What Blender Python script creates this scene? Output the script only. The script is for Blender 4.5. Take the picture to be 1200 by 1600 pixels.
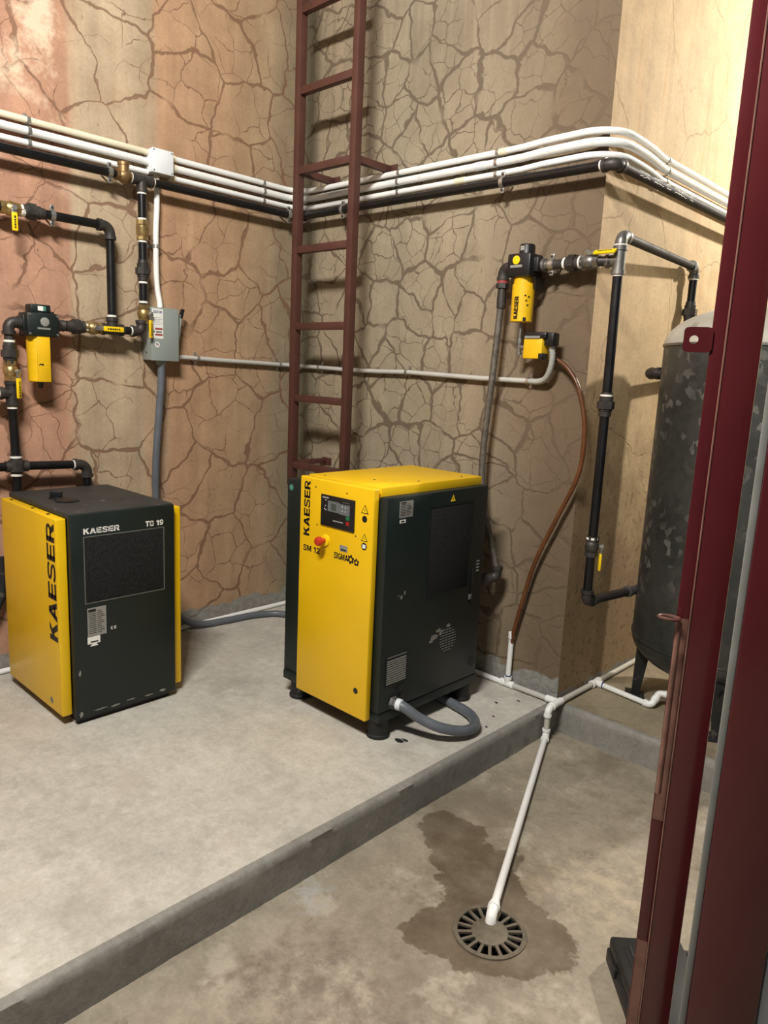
import bpy, bmesh, math, random
from mathutils import Vector as V, Matrix, noise as mnoise
random.seed(7)
scn = bpy.context.scene
for o in list(bpy.data.objects): bpy.data.objects.remove(o)
COL = scn.collection

# ------------------------------------------------------------------ camera
cam = bpy.data.objects.new('camera', bpy.data.cameras.new('camera'))
COL.objects.link(cam)
cam.data.sensor_fit = 'VERTICAL'; cam.data.sensor_height = 36.0
cam.data.lens = 1149.9 / 1600 * 36.0
cam.data.clip_start = 0.05
_r = V((.72064837, .69184119, .04496334)); _u = V((-.16055869, .10344974, .98159007)); _f = V((-.67445299, .71460054, -.185632))
cam.matrix_world = Matrix(((_r.x, _u.x, -_f.x, 3.68486), (_r.y, _u.y, -_f.y, -3.04576), (_r.z, _u.z, -_f.z, 1.53896), (0, 0, 0, 1)))
scn.camera = cam

# ------------------------------------------------------------------ world, lamps, exposure
world = bpy.data.worlds.new('world'); scn.world = world; world.use_nodes = True
world.node_tree.nodes['Background'].inputs[0].default_value = (.80, .90, 1.0, 1)
world.node_tree.nodes['Background'].inputs[1].default_value = .045
def lamp(name, loc, watts, col, size):
    l = bpy.data.lights.new(name, 'POINT'); l.energy = watts; l.color = col; l.shadow_soft_size = size
    o = bpy.data.objects.new(name, l); o.location = loc; COL.objects.link(o); return o
for k in range(6):                      # a 1.2 m tube fitting hung over the entrance, as a row of short lengths
    q = (k - 2.5) * .16
    lamp('room_tube_lamp', (2.60 + .75 * q, -3.08 + .65 * q, 3.90), 820 / 6, (1.0, .96, .90), .06)
lamp('tank_bay_lamp', (3.5, 2.8, 3.55), 600, (1.0, .93, .83), .075)
scn.view_settings.view_transform = 'Standard'; scn.view_settings.look = 'None'
scn.view_settings.gamma = 1.0; scn.view_settings.use_curve_mapping = False
scn.view_settings.exposure = 0.0

W = 2.0215      # x of the pillar face; left wall is x = 0, back wall y = 0, plinth top z = 0
S = 0.1422      # plinth height
PI = math.pi

# ------------------------------------------------------------------ materials
def lin(c):
    r = []
    for v in c[:3]:
        v /= 255.0
        r.append(v / 12.92 if v <= .04045 else ((v + .055) / 1.055) ** 2.4)
    return (*r, 1.0)

class G:
    def __init__(s, name):
        s.m = bpy.data.materials.new(name); s.m.use_nodes = True
        s.nt = s.m.node_tree; s.b = s.nt.nodes['Principled BSDF']
        s.tc = s.nt.nodes.new('ShaderNodeTexCoord')
    def n(s, t, ins=None, **props):
        nd = s.nt.nodes.new('ShaderNode' + t)
        for k, v in props.items(): setattr(nd, k, v)
        for k, v in (ins or {}).items(): s.put(nd.inputs[k], v)
        return nd
    def put(s, sock, v):
        if isinstance(v, bpy.types.NodeSocket): s.nt.links.new(v, sock)
        else: sock.default_value = v
    def math(s, op, a, b=0.0, c=0.0, clamp=False):
        nd = s.n('Math', operation=op, use_clamp=clamp)
        for i, v in enumerate((a, b, c)): s.put(nd.inputs[i], v)
        return nd.outputs[0]
    def noise(s, vec, scale, detail=3, rough=.55, dist=0.0, dim='3D'):
        nd = s.n('TexNoise', {'Scale': scale, 'Detail': detail, 'Roughness': rough, 'Distortion': dist}, noise_dimensions=dim)
        s.nt.links.new(vec, nd.inputs['Vector']); return nd
    def ramp(s, fac, stops, interp='LINEAR'):
        nd = s.n('ValToRGB'); s.put(nd.inputs[0], fac); cr = nd.color_ramp; cr.interpolation = interp
        while len(cr.elements) > 1: cr.elements.remove(cr.elements[-1])
        cr.elements[0].position = stops[0][0]; cr.elements[0].color = stops[0][1]
        for p, c in stops[1:]:
            e = cr.elements.new(p); e.color = c
        return nd.outputs[0]
    def rng(s, v, a, b, c=0.0, d=1.0, smooth=False):
        nd = s.n('MapRange', {'Value': v, 'From Min': a, 'From Max': b, 'To Min': c, 'To Max': d}, clamp=True)
        if smooth: nd.interpolation_type = 'SMOOTHSTEP'
        return nd.outputs[0]
    def mix(s, fac, a, b, mode='MIX'):
        nd = s.n('Mix', data_type='RGBA', blend_type=mode)
        s.put(nd.inputs[0], fac); s.put(nd.inputs[6], a); s.put(nd.inputs[7], b); return nd.outputs[2]
    def vmath(s, op, a, b):
        nd = s.n('VectorMath', operation=op); s.put(nd.inputs[0], a); s.put(nd.inputs[1], b); return nd.outputs[0]
    def bump(s, h, strength, dist=.01):
        nd = s.n('Bump', {'Strength': strength, 'Distance': dist}); s.put(nd.inputs['Height'], h)
        s.nt.links.new(nd.outputs[0], s.b.inputs['Normal'])

MATS = {}
def P(name, col, rough=.5, metal=0.0, var=.12, scale=9.0, bump=0.0, spec=.5, spots=None, detail=3):
    g = G(name); c = lin(col)
    lo = tuple(max(0, v * (1 - var)) for v in c[:3]) + (1,); hi = tuple(min(1, v * (1 + var)) for v in c[:3]) + (1,)
    ns = g.noise(g.tc.outputs['Object'], scale, detail)
    colr = g.ramp(ns.outputs[0], [(.3, lo), (.7, hi)])
    if spots:                                   # (colour, scale, threshold): wear and grime with a shape of its own
        n2 = g.noise(g.tc.outputs['Object'], spots[1], 5, .65)
        colr = g.mix(g.rng(n2.outputs[0], spots[2], spots[2] + .06), colr, lin(spots[0]))
    g.nt.links.new(colr, g.b.inputs['Base Color'])
    g.put(g.b.inputs['Roughness'], g.rng(ns.outputs[0], .2, .8, max(.03, rough - .08), min(1, rough + .08)))
    g.b.inputs['Metallic'].default_value = metal; g.b.inputs['Specular IOR Level'].default_value = spec
    if bump: g.bump(g.noise(g.tc.outputs['Object'], scale * 6, 4).outputs[0], bump, .004)
    MATS[name] = g.m; return g.m

def wall_mat(name, axis, stops, c1, c2, crack_col, lo, hi, streak=.18, crack=.85, dirt_shade=None, present=(.30, .42), skirt=.10):
    g = G(name); sx = g.n('SeparateXYZ'); g.nt.links.new(g.tc.outputs['Object'], sx.inputs[0])
    a = sx.outputs['X' if axis == 'x' else 'Y']; z = sx.outputs['Z']
    cb = g.n('CombineXYZ', {'X': a, 'Y': z}); p = cb.outputs[0]
    w1 = g.noise(p, 2.3, 3, .6); w2 = g.noise(p, 17, 3, .6)
    wv = g.vmath('ADD', p, g.vmath('MULTIPLY', g.vmath('SUBTRACT', w1.outputs[1], (.5, .5, .5)), (.26, .26, 0)))
    wv = g.vmath('ADD', wv, g.vmath('MULTIPLY', g.vmath('SUBTRACT', w2.outputs[1], (.5, .5, .5)), (.036, .036, 0)))
    def vor(scale):
        nd = g.n('TexVoronoi', {'Scale': scale, 'Randomness': 1.0}, feature='DISTANCE_TO_EDGE', voronoi_dimensions='2D')
        g.nt.links.new(wv, nd.inputs['Vector']); return nd.outputs['Distance']
    def crk(scale, wn, wmin, wmax, pn, p0, p1):
        d = vor(scale); wd = g.rng(wn, .35, .68, wmin, wmax)
        t = g.math('DIVIDE', d, wd); k = g.rng(t, .45, 1.0, 1.0, 0.0, True)
        return g.math('MULTIPLY', k, g.rng(pn, p0, p1))
    na = g.noise(p, 1.9, 2).outputs[0]; nb = g.noise(p, 3.6, 2).outputs[0]
    off = g.vmath('ADD', p, (7.3, 2.1, 0)); nc = g.noise(off, 4.2, 2).outputs[0]; nd_ = g.noise(off, 1.4, 2).outputs[0]
    k1 = crk(c1[0], nb, c1[1], c1[2], nc, *present)
    k2 = g.math('MULTIPLY', crk(c2[0], na, c2[1], c2[2], nc, .34, .46), g.rng(nd_, c2[3], c2[3] + .08))
    k = g.math('MAXIMUM', k1, k2)
    # paint colour: broad bands along the wall with ragged, run-down edges
    sv = g.n('CombineXYZ', {'X': g.math('MULTIPLY', a, 9.0), 'Y': g.math('MULTIPLY', z, .55)}).outputs[0]
    st = g.noise(sv, 1.0, 4, .65).outputs[0]
    wob = g.math('ADD', a, g.math('MULTIPLY', g.math('SUBTRACT', g.noise(sv, .5, 3).outputs[0], .5), .55))
    base = g.ramp(g.rng(wob, lo, hi), [(q, lin(c)) for q, c in stops])
    base = g.mix(1.0, base, g.ramp(st, [(.28, (1 - streak,) * 3 + (1,)), (.72, (1 + streak * .6,) * 3 + (1,))]), 'MULTIPLY')
    bl = g.noise(p, 5.5, 5, .65).outputs[0]
    base = g.mix(1.0, base, g.ramp(bl, [(.3, (.84, .82, .80, 1)), (.7, (1.10, 1.10, 1.10, 1))]), 'MULTIPLY')
    fine = g.noise(p, 60, 4, .7).outputs[0]
    base = g.mix(1.0, base, g.ramp(fine, [(.3, (.90, .90, .90, 1)), (.7, (1.07, 1.07, 1.07, 1))]), 'MULTIPLY')
    col = g.mix(g.math('MULTIPLY', k, crack), base, lin(crack_col))
    # fine scratches and dark specks
    spk = g.noise(g.n('CombineXYZ', {'X': g.math('MULTIPLY', a, 34), 'Y': g.math('MULTIPLY', z, 13)}).outputs[0], 1.0, 3, .7).outputs[0]
    col = g.mix(g.math('MULTIPLY', g.rng(spk, .665, .71), .45), col, lin((88, 66, 48)))
    if dirt_shade:
        for (colr, f, amt) in dirt_shade:
            col = g.mix(g.math('MULTIPLY', f(g, a, z, p, st, bl), amt), col, lin(colr))
    sk = g.math('ADD', z, g.math('MULTIPLY', g.math('SUBTRACT', g.noise(p, 7, 5, .6).outputs[0], .5), .22))
    skm = g.rng(sk, skirt, skirt + .015, 1.0, 0.0)
    cem = g.ramp(g.noise(p, 30, 4, .6).outputs[0], [(.3, lin((120, 119, 113))), (.7, lin((150, 149, 143)))])
    col = g.mix(g.math('MULTIPLY', skm, .9), col, cem)
    g.nt.links.new(col, g.b.inputs['Base Color'])
    g.b.inputs['Roughness'].default_value = .78; g.b.inputs['Specular IOR Level'].default_value = .3
    h = g.math('ADD', g.math('MULTIPLY', k, -.6), g.math('ADD', g.math('MULTIPLY', fine, .25), g.math('MULTIPLY', bl, .5)))
    g.bump(h, .35, .012)
    return g.m

def d_smear(g, a, z, p, st, bl): return g.math('MULTIPLY', g.math('MULTIPLY', g.rng(z, 2.1, 2.8), g.rng(a, -1.30, -1.42)), g.rng(g.noise(p, 3.4, 5, .7).outputs[0], .50, .62))
def d_rust(g, a, z, p, st, bl): return g.rng(g.noise(p, 2.6, 4, .6).outputs[0], .54, .68)
M_wall_left = wall_mat('cracked_terracotta_wall', 'y',
    [(0, (182, 142, 118)), (.42, (180, 138, 114)), (.52, (180, 139, 113)), (.56, (180, 160, 133)), (.66, (178, 158, 131)),
     (.70, (178, 142, 111)), (.86, (171, 142, 111)), (.94, (160, 138, 111)), (.982, (138, 127, 104)), (1, (126, 119, 99))],
    (2.9, .014, .044), (6.2, .010, .028, .40), (116, 84, 64), -3.0, 0.0, streak=.20, crack=.80,
    dirt_shade=[((232, 212, 184), d_smear, .60), ((160, 116, 88), d_rust, .22)])
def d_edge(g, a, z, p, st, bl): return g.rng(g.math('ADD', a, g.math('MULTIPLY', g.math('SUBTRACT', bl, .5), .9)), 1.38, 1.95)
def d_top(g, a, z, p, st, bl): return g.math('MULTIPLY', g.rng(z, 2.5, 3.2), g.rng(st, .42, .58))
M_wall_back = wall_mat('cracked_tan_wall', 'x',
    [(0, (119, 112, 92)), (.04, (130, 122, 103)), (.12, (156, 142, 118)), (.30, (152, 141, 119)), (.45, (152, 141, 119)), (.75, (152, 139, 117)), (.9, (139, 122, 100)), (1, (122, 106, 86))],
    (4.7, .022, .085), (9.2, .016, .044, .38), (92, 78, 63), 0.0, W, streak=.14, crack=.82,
    dirt_shade=[((100, 84, 66), d_edge, .80), ((92, 82, 68), d_top, .45)])
def d_low(g, a, z, p, st, bl): return g.rng(g.math('ADD', z, g.math('MULTIPLY', g.math('SUBTRACT', bl, .5), 1.0)), .55, 1.55, 1.0, 0.0)  # brown staining low on the wall, with some shade painted in
def d_run(g, a, z, p, st, bl): return g.rng(st, .56, .66)
def d_spk(g, a, z, p, st, bl): return g.math('MULTIPLY', g.rng(g.noise(p, 26, 4, .7).outputs[0], .56, .62), g.rng(z, .5, 1.7, 1.0, .1))
M_wall_pillar = wall_mat('stained_cream_wall', 'y',
    [(0, (196, 168, 130)), (.10, (201, 176, 137)), (.4, (205, 179, 139)), (1, (211, 189, 148))],
    (1.3, .004, .010), (3.0, .004, .008, .9), (120, 92, 62), 0.0, 4.5, streak=.13, crack=.35,
    dirt_shade=[((172, 132, 86), d_run, .38), ((112, 92, 68), d_low, .72), ((80, 62, 46), d_spk, .55)], skirt=.02)
M_wall_plain = P('plain_plaster_wall', (190, 178, 150), .8, var=.1, scale=3)

def concrete(name, lo, hi, stains, wet=None, rough=.72, marks=None):
    g = G(name); p = g.tc.outputs['Object']
    n1 = g.noise(p, 1.6, 6, .62).outputs[0]; n2 = g.noise(p, 9, 5, .65).outputs[0]; n3 = g.noise(p, 70, 4, .7).outputs[0]
    col = g.ramp(g.math('ADD', g.math('MULTIPLY', n1, .6), g.math('MULTIPLY', n2, .4)), [(.32, lin(lo)), (.66, lin(hi))])
    col = g.mix(1.0, col, g.ramp(n3, [(.3, (.90, .90, .89, 1)), (.7, (1.07, 1.07, 1.07, 1))]), 'MULTIPLY')
    n4 = g.noise(p, 24, 6, .75).outputs[0]
    col = g.mix(1.0, col, g.ramp(n4, [(.32, (.84, .83, .81, 1)), (.68, (1.10, 1.10, 1.10, 1))]), 'MULTIPLY')
    for (c, sc, th, amt) in stains:
        n = g.noise(g.vmath('ADD', p, (sc, sc * 1.7, 0)), sc, 5, .66).outputs[0]
        col = g.mix(g.math('MULTIPLY', g.rng(n, th, th + .09), amt), col, lin(c))
    sp = g.n('TexVoronoi', {'Scale': 46.0, 'Randomness': 1.0}); g.nt.links.new(p, sp.inputs['Vector'])
    spm = g.math('MULTIPLY', g.rng(sp.outputs['Distance'], .05, .12, 1.0, 0.0), g.rng(n2, .5, .62))
    col = g.mix(g.math('MULTIPLY', spm, .5), col, lin((206, 200, 186)))
    if marks:
        for (c, mx, my, rad, amt) in marks:
            d = g.n('VectorMath', operation='DISTANCE'); g.nt.links.new(p, d.inputs[0]); d.inputs[1].default_value = (mx, my, -S)
            f = g.rng(g.math('ADD', d.outputs['Value'], g.math('MULTIPLY', g.math('SUBTRACT', n2, .5), rad * 2.2)), rad * .5, rad, 1.0, 0.0)
            f = g.math('MULTIPLY', f, g.rng(g.noise(p, 16, 5, .7).outputs[0], .42, .6))
            col = g.mix(g.math('MULTIPLY', f, amt), col, lin(c))
    g.b.inputs['Roughness'].default_value = rough
    if wet:
        acc = None
        nz = g.math('MULTIPLY', g.math('SUBTRACT', g.noise(p, 5.0, 6, .7).outputs[0], .5), .24)
        for (x, y, r) in wet:
            d = g.n('VectorMath', operation='DISTANCE'); g.nt.links.new(p, d.inputs[0]); d.inputs[1].default_value = (x, y, -S)
            e = g.math('SUBTRACT', d.outputs['Value'], r)
            acc = e if acc is None else g.math('MINIMUM', acc, e)
        wm = g.rng(g.math('ADD', acc, nz), -.004, .006, 1.0, 0.0)
        col = g.mix(g.math('MULTIPLY', wm, g.rng(n2, .3, .7, .85, .55)), col, lin((82, 68, 52)))
        g.put(g.b.inputs['Roughness'], g.rng(wm, 0, 1, rough, .48))
    g.nt.links.new(col, g.b.inputs['Base Color'])
    g.b.inputs['Specular IOR Level'].default_value = .35
    g.bump(g.math('ADD', g.math('MULTIPLY', n3, .5), n2), .28, .010)
    return g.m
M_plinth = concrete('pale_concrete', (164, 160, 151), (198, 194, 184), [((150, 145, 135), 2.3, .56, .45), ((182, 172, 162), 3.1, .58, .4), ((206, 203, 195), 6.0, .58, .4)])
M_step = concrete('grey_cement_render', (116, 114, 108), (144, 141, 134), [((98, 95, 88), 4.0, .56, .5)])
M_tankfloor = concrete('brown_grey_concrete', (128, 117, 98), (158, 145, 122), [((108, 96, 78), 3.0, .55, .6), ((172, 160, 136), 7.0, .6, .4)])
M_floor = concrete('stained_brown_concrete', (122, 113, 99), (160, 150, 133), [((108, 96, 80), 2.1, .53, .55), ((180, 171, 154), 5.2, .57, .5), ((98, 87, 73), 8.0, .60, .5)],
    wet=[(2.595, -1.34, .185), (2.66, -1.22, .10), (2.72, -1.22, .10), (2.78, -1.26, .05), (2.36, -1.10, .13), (2.22, -1.02, .11), (2.46, -1.20, .14), (2.12, -.98, .05), (2.42, -.99, .06), (2.50, -1.42, .12)],
    marks=[((96, 82, 74), 2.42, -1.88, .30, .55), ((160, 160, 156), 2.10, -1.62, .10, .7), ((196, 180, 150), 2.75, -.85, .30, .35)])

M_yellow = P('yellow_powder_coat', (224, 180, 12), .38, var=.05, scale=3, spots=((150, 120, 30), 7.0, .74))
M_yellow2 = P('scuffed_yellow_paint', (224, 178, 18), .42, var=.10, scale=14, spots=((90, 72, 24), 26.0, .69))
M_dark = P('green_black_powder_coat', (13, 25, 24), .50, var=.12, scale=4, spots=((62, 66, 62), 9.0, .73))
M_darktop = P('dusty_black_metal', (46, 47, 45), .60, var=.25, scale=7, spots=((86, 84, 78), 14.0, .63))
M_foam = P('black_filter_foam', (40, 40, 40), .95, var=.45, scale=120, bump=1.0, spec=.15)
M_black = P('black_plastic', (20, 21, 22), .40, var=.15)
M_blackpipe = P('black_lacquered_steel', (14, 14, 16), .36, var=.25, scale=12, spots=((52, 48, 46), 18.0, .70))
M_blackmatt = P('matt_black_steel', (17, 17, 18), .62, var=.25, scale=12, spec=.25, spots=((58, 54, 50), 18.0, .68))
M_galv = P('galvanised_fitting', (128, 126, 122), .42, metal=.75, var=.22, scale=22)
M_iron = P('dark_cast_iron', (62, 58, 55), .50, metal=.4, var=.3, scale=22, spots=((104, 92, 80), 30.0, .64))
M_brass = P('brass', (176, 150, 100), .40, metal=.85, var=.25, scale=26)
M_bronze = P('bronze', (146, 116, 80), .46, metal=.8, var=.2, scale=20)
M_zinc = P('zinc_plated_steel', (190, 190, 186), .32, metal=.85, var=.12, scale=20)
M_tape = P('white_thread_tape', (226, 222, 212), .6, var=.08, scale=60)
M_pvc = P('white_pvc', (232, 232, 228), .36, var=.05, scale=5, spots=((186, 178, 160), 12.0, .68))
M_cream = P('cream_pvc', (226, 216, 190), .36, var=.06, scale=5, spots=((190, 176, 146), 12.0, .66))
M_pvcgrey = P('dusty_grey_white_pvc', (186, 183, 174), .45, var=.10, scale=8, spots=((146, 138, 122), 16.0, .62))
M_greycond = P('light_grey_pvc_conduit', (186, 184, 178), .4, var=.06, scale=6)
M_boxwhite = P('white_box_plastic', (220, 224, 226), .4, var=.04)
M_liquid = P('grey_liquid_tight_conduit', (92, 97, 103), .36, var=.12, scale=10)
M_liquid2 = P('dusty_grey_conduit', (110, 110, 108), .55, var=.15, scale=14)
M_corr = P('corrugated_grey_plastic', (168, 168, 162), .45, var=.06)
M_switch = P('grey_enclosure_paint', (140, 148, 142), .42, var=.05, scale=5)
M_switchside = M_switch
M_maroon = P('oxide_red_paint', (78, 46, 39), .50, var=.14, scale=9, spots=((118, 84, 74), 22.0, .70))
M_door = P('maroon_gloss_paint', (76, 27, 30), .18, var=.12, scale=4, spots=((150, 110, 100), 40.0, .76))
M_bare = P('worn_bare_steel', (122, 88, 76), .5, metal=.2, var=.25, scale=25)
M_seal = P('grey_weatherstrip', (120, 122, 116), .6, var=.15, scale=12)
M_braid = P('braided_steel_hose', (104, 98, 90), .48, metal=.45, var=.35, scale=45, bump=.5)
M_browntube = P('brown_stained_tube', (92, 54, 27), .42, var=.25, scale=8, spec=.4)
M_ink = P('black_ink', (16, 16, 17), .5, var=.05)
M_white = P('white_print', (226, 226, 220), .5, var=.04)
M_silver = P('silver_nameplate', (150, 150, 144), .45, metal=.3, var=.08, scale=40)
M_screen = P('lcd_screen', (70, 78, 68), .2, var=.06)
M_key = P('grey_keypad', (96, 102, 104), .4, var=.05)
M_red = P('red_button', (186, 54, 30), .35, var=.06)
M_red2 = P('red_key', (150, 30, 28), .4, var=.06)
M_green = P('green_key', (30, 108, 64), .4, var=.06)
M_teal = P('green_sticker', (70, 130, 112), .5, var=.06)
M_blue = P('blue_print', (40, 56, 120), .5, var=.05)
M_redprint = P('red_print', (150, 60, 60), .5, var=.05)
M_handle = P('yellow_vinyl_grip', (238, 200, 20), .35, var=.04)
M_grate = P('dull_cast_grate', (100, 91, 77), .6, metal=.2, var=.22, scale=30)
M_void = P('black_pit', (10, 9, 8), .9, var=.2)
M_rubber = P('black_rubber', (22, 22, 22), .7, var=.2, scale=20, spots=((70, 66, 58), 16.0, .60))
M_case = P('matt_black_plastic', (22, 22, 23), .55, var=.15, scale=16)
M_paleblue = P('daylight_blue', (214, 230, 246), .5, var=.05, scale=6)  # outdoor daylight put into the colour of the panel by the jamb
M_slat = P('grey_slat', (92, 94, 90), .5, var=.12)
M_chip = P('chipped_paint', (126, 124, 116), .7, var=.3, scale=40)
def galv_tank():
    g = G('spangled_galvanised_tank'); p = g.tc.outputs['Object']
    v = g.n('TexVoronoi', {'Scale': 34.0}); g.nt.links.new(g.vmath('ADD', p, g.vmath('MULTIPLY', g.noise(p, 9, 3).outputs[1], (.06, .06, .06))), v.inputs['Vector'])
    big = g.noise(p, 3.2, 5, .6).outputs[0]
    base = g.ramp(big, [(.3, lin((50, 51, 49))), (.72, lin((76, 76, 72)))])
    sp = g.n('SeparateColor'); g.nt.links.new(v.outputs['Color'], sp.inputs[0])
    m = g.math('MULTIPLY', g.rng(sp.outputs[0], .80, .86), g.rng(g.noise(p, 2.4, 3).outputs[0], .46, .56))
    col = g.mix(g.math('MULTIPLY', m, .40), base, lin((150, 149, 142)))
    col = g.mix(1.0, col, g.ramp(sp.outputs[1], [(0, (.86, .86, .86, 1)), (1, (1.1, 1.1, 1.1, 1))]), 'MULTIPLY')
    g.nt.links.new(col, g.b.inputs['Base Color'])
    g.b.inputs['Metallic'].default_value = .45; g.b.inputs['Roughness'].default_value = .46
    g.bump(g.noise(p, 30, 3).outputs[0], .08, .004)
    return g.m
M_tank = galv_tank()
M_tankdome = P('lit_dusty_galvanised_dome', (172, 168, 156), .6, metal=.1, var=.14, scale=7, spots=((132, 126, 112), 9.0, .62))  # shell's galvanised steel made paler to paint in light from above, with dust

# ------------------------------------------------------------------ mesh helpers
OFF = {}
class MB:
    def __init__(s): s.v = []; s.f = []
    def add(s, vs, fs):
        o = len(s.v); s.v += [V(p) for p in vs]; s.f += [tuple(i + o for i in f) for f in fs]; return s
    def bm(s, b):
        b.verts.index_update(); s.add([v.co.copy() for v in b.verts], [tuple(v.index for v in f.verts) for f in b.faces]); b.free(); return s
    def box(s, lo, hi, bev=0.0, rot=None, seg=2):
        lo, hi = V(lo), V(hi); c = (lo + hi) / 2; d = hi - lo
        b = bmesh.new(); bmesh.ops.create_cube(b, size=1.0)
        for v in b.verts: v.co = V((v.co.x * d.x, v.co.y * d.y, v.co.z * d.z))
        if bev: bmesh.ops.bevel(b, geom=list(b.edges), offset=bev, segments=seg, profile=.5, affect='EDGES')
        for v in b.verts: v.co = (rot @ v.co if rot else v.co) + c
        return s.bm(b)
    def obox(s, c, ax, ay, az, d, bev=0.0):
        """box at c with half sizes d along the axes ax, ay, az"""
        c = V(c); b = bmesh.new(); bmesh.ops.create_cube(b, size=2.0)
        for v in b.verts: v.co = V((v.co.x * d[0], v.co.y * d[1], v.co.z * d[2]))
        if bev: bmesh.ops.bevel(b, geom=list(b.edges), offset=bev, segments=2, profile=.5, affect='EDGES')
        for v in b.verts: v.co = c + V(ax) * v.co.x + V(ay) * v.co.y + V(az) * v.co.z
        return s.bm(b)
    def tube(s, path, r, seg=14, caps=True, radii=None):
        path = [V(p) for p in path]; n = len(path); vs = []; fs = []
        t0 = (path[1] - path[0]).normalized()
        up = V((0, 0, 1)) if abs(t0.z) < .9 else V((1, 0, 0))
        nrm = (up - t0 * up.dot(t0)).normalized()
        for i, p in enumerate(path):
            t = (path[min(i + 1, n - 1)] - path[max(i - 1, 0)]).normalized()
            nrm = (nrm - t * nrm.dot(t)).normalized(); bi = t.cross(nrm)
            rr = radii[i] if radii else r
            for k in range(seg):
                a = 2 * PI * k / seg; vs.append(p + (nrm * math.cos(a) + bi * math.sin(a)) * rr)
        for i in range(n - 1):
            for k in range(seg):
                k2 = (k + 1) % seg; fs.append((i * seg + k, i * seg + k2, (i + 1) * seg + k2, (i + 1) * seg + k))
        if caps: fs += [tuple(reversed(range(seg))), tuple((n - 1) * seg + k for k in range(seg))]
        return s.add(vs, fs)
    def cyl(s, a, b, r, seg=16, r2=None):
        return s.tube([a, b], r, seg, True, [r, r if r2 is None else r2])
    def lathe(s, o, axis, prof, seg=20):
        """prof: (distance along axis, radius)"""
        o = V(o); ax = V(axis).normalized()
        return s.tube2(o, ax, prof, seg)
    def tube2(s, o, ax, prof, seg):
        up = V((0, 0, 1)) if abs(ax.z) < .9 else V((1, 0, 0)); n = (up - ax * up.dot(ax)).normalized(); b = ax.cross(n)
        vs = []; fs = []
        for (d, r) in prof:
            for k in range(seg):
                a = 2 * PI * (k + .5) / seg; vs.append(o + ax * d + (n * math.cos(a) + b * math.sin(a)) * max(r, 1e-5))
        for i in range(len(prof) - 1):
            for k in range(seg):
                k2 = (k + 1) % seg; fs.append((i * seg + k, i * seg + k2, (i + 1) * seg + k2, (i + 1) * seg + k))
        fs += [tuple(reversed(range(seg))), tuple((len(prof) - 1) * seg + k for k in range(seg))]
        return s.add(vs, fs)
    def ring(s, o, axis, r0, r1, w, seg=18):
        o = V(o); ax = V(axis).normalized(); up = V((0, 0, 1)) if abs(ax.z) < .9 else V((1, 0, 0))
        n = (up - ax * up.dot(ax)).normalized(); b = ax.cross(n); vs = []; fs = []
        for (d, r) in ((-w / 2, r0), (-w / 2, r1), (w / 2, r1), (w / 2, r0)):
            for k in range(seg):
                a = 2 * PI * k / seg; vs.append(o + ax * d + (n * math.cos(a) + b * math.sin(a)) * r)
        for i in range(4):
            for k in range(seg):
                k2 = (k + 1) % seg; j = (i + 1) % 4; fs.append((i * seg + k, i * seg + k2, j * seg + k2, j * seg + k))
        return s.add(vs, fs)
    def prism(s, pts, off):
        """planar polygon extruded along off"""
        pts = [V(p) for p in pts]; n = len(pts); off = V(off)
        return s.add(pts + [p + off for p in pts], [tuple(reversed(range(n))), tuple(range(n, 2 * n))] + [(i, (i + 1) % n, n + (i + 1) % n, n + i) for i in range(n)])
    def build(s, name, mat, parent=None, angle=35, flat=False):
        off = OFF.get(parent, V((0, 0, 0))) if parent else V((0, 0, 0))
        me = bpy.data.meshes.new(name)
        me.from_pydata([tuple(v - off) for v in s.v], [], s.f); me.materials.append(mat)
        b = bmesh.new(); b.from_mesh(me); bmesh.ops.recalc_face_normals(b, faces=b.faces); b.to_mesh(me); b.free()
        if not flat:
            for p in me.polygons: p.use_smooth = True
            me.set_sharp_from_angle(angle=math.radians(angle))
        o = bpy.data.objects.new(name, me); COL.objects.link(o)
        if parent: o.parent = parent; OFF[o] = off
        return o
def thing(name, loc, label, cat, group=None):
    o = bpy.data.objects.new(name, None); o.empty_display_size = .1; o.location = loc; COL.objects.link(o)
    OFF[o] = V(loc); o['label'] = label; o['category'] = cat
    if group: o['group'] = group
    return o
def tag(o, label, cat, group=None):
    o['label'] = label; o['category'] = cat
    if group: o['group'] = group
    return o
def struct(o, label=None, cat=None):
    o['kind'] = 'structure'
    if label: o['label'] = label
    if cat: o['category'] = cat
    return o
def fillet(pts, R, n=8):
    """polyline with every inner corner rounded to radius R"""
    pts = [V(p) for p in pts]; out = [pts[0]]
    for i in range(1, len(pts) - 1):
        a, b, c = pts[i - 1], pts[i], pts[i + 1]; d1 = (a - b).normalized(); d2 = (c - b).normalized()
        ang = d1.angle(d2)
        if ang > PI - .02: out.append(b); continue
        t = R / math.tan(ang / 2); ce = b + (d1 + d2).normalized() * (R / math.sin(ang / 2))
        p0 = b + d1 * t; p1 = b + d2 * t; v0 = p0 - ce; v1 = p1 - ce; th = v0.angle(v1)
        for k in range(n + 1):
            f = k / n; out.append(ce + (v0 * math.sin((1 - f) * th) + v1 * math.sin(f * th)) / math.sin(th))
    out.append(pts[-1]); return out
def smooth(pts, n=8):
    pts = [V(p) for p in pts]; q = [pts[0] * 2 - pts[1]] + pts + [pts[-1] * 2 - pts[-2]]; out = []
    for i in range(1, len(q) - 2):
        for k in range(n):
            t = k / n; a, b, c, d = q[i - 1], q[i], q[i + 1], q[i + 2]
            out.append(.5 * ((2 * b) + (c - a) * t + (2 * a - 5 * b + 4 * c - d) * t * t + (3 * b - a - 3 * c + d) * t ** 3))
    out.append(pts[-1]); return out
DG = None
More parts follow.
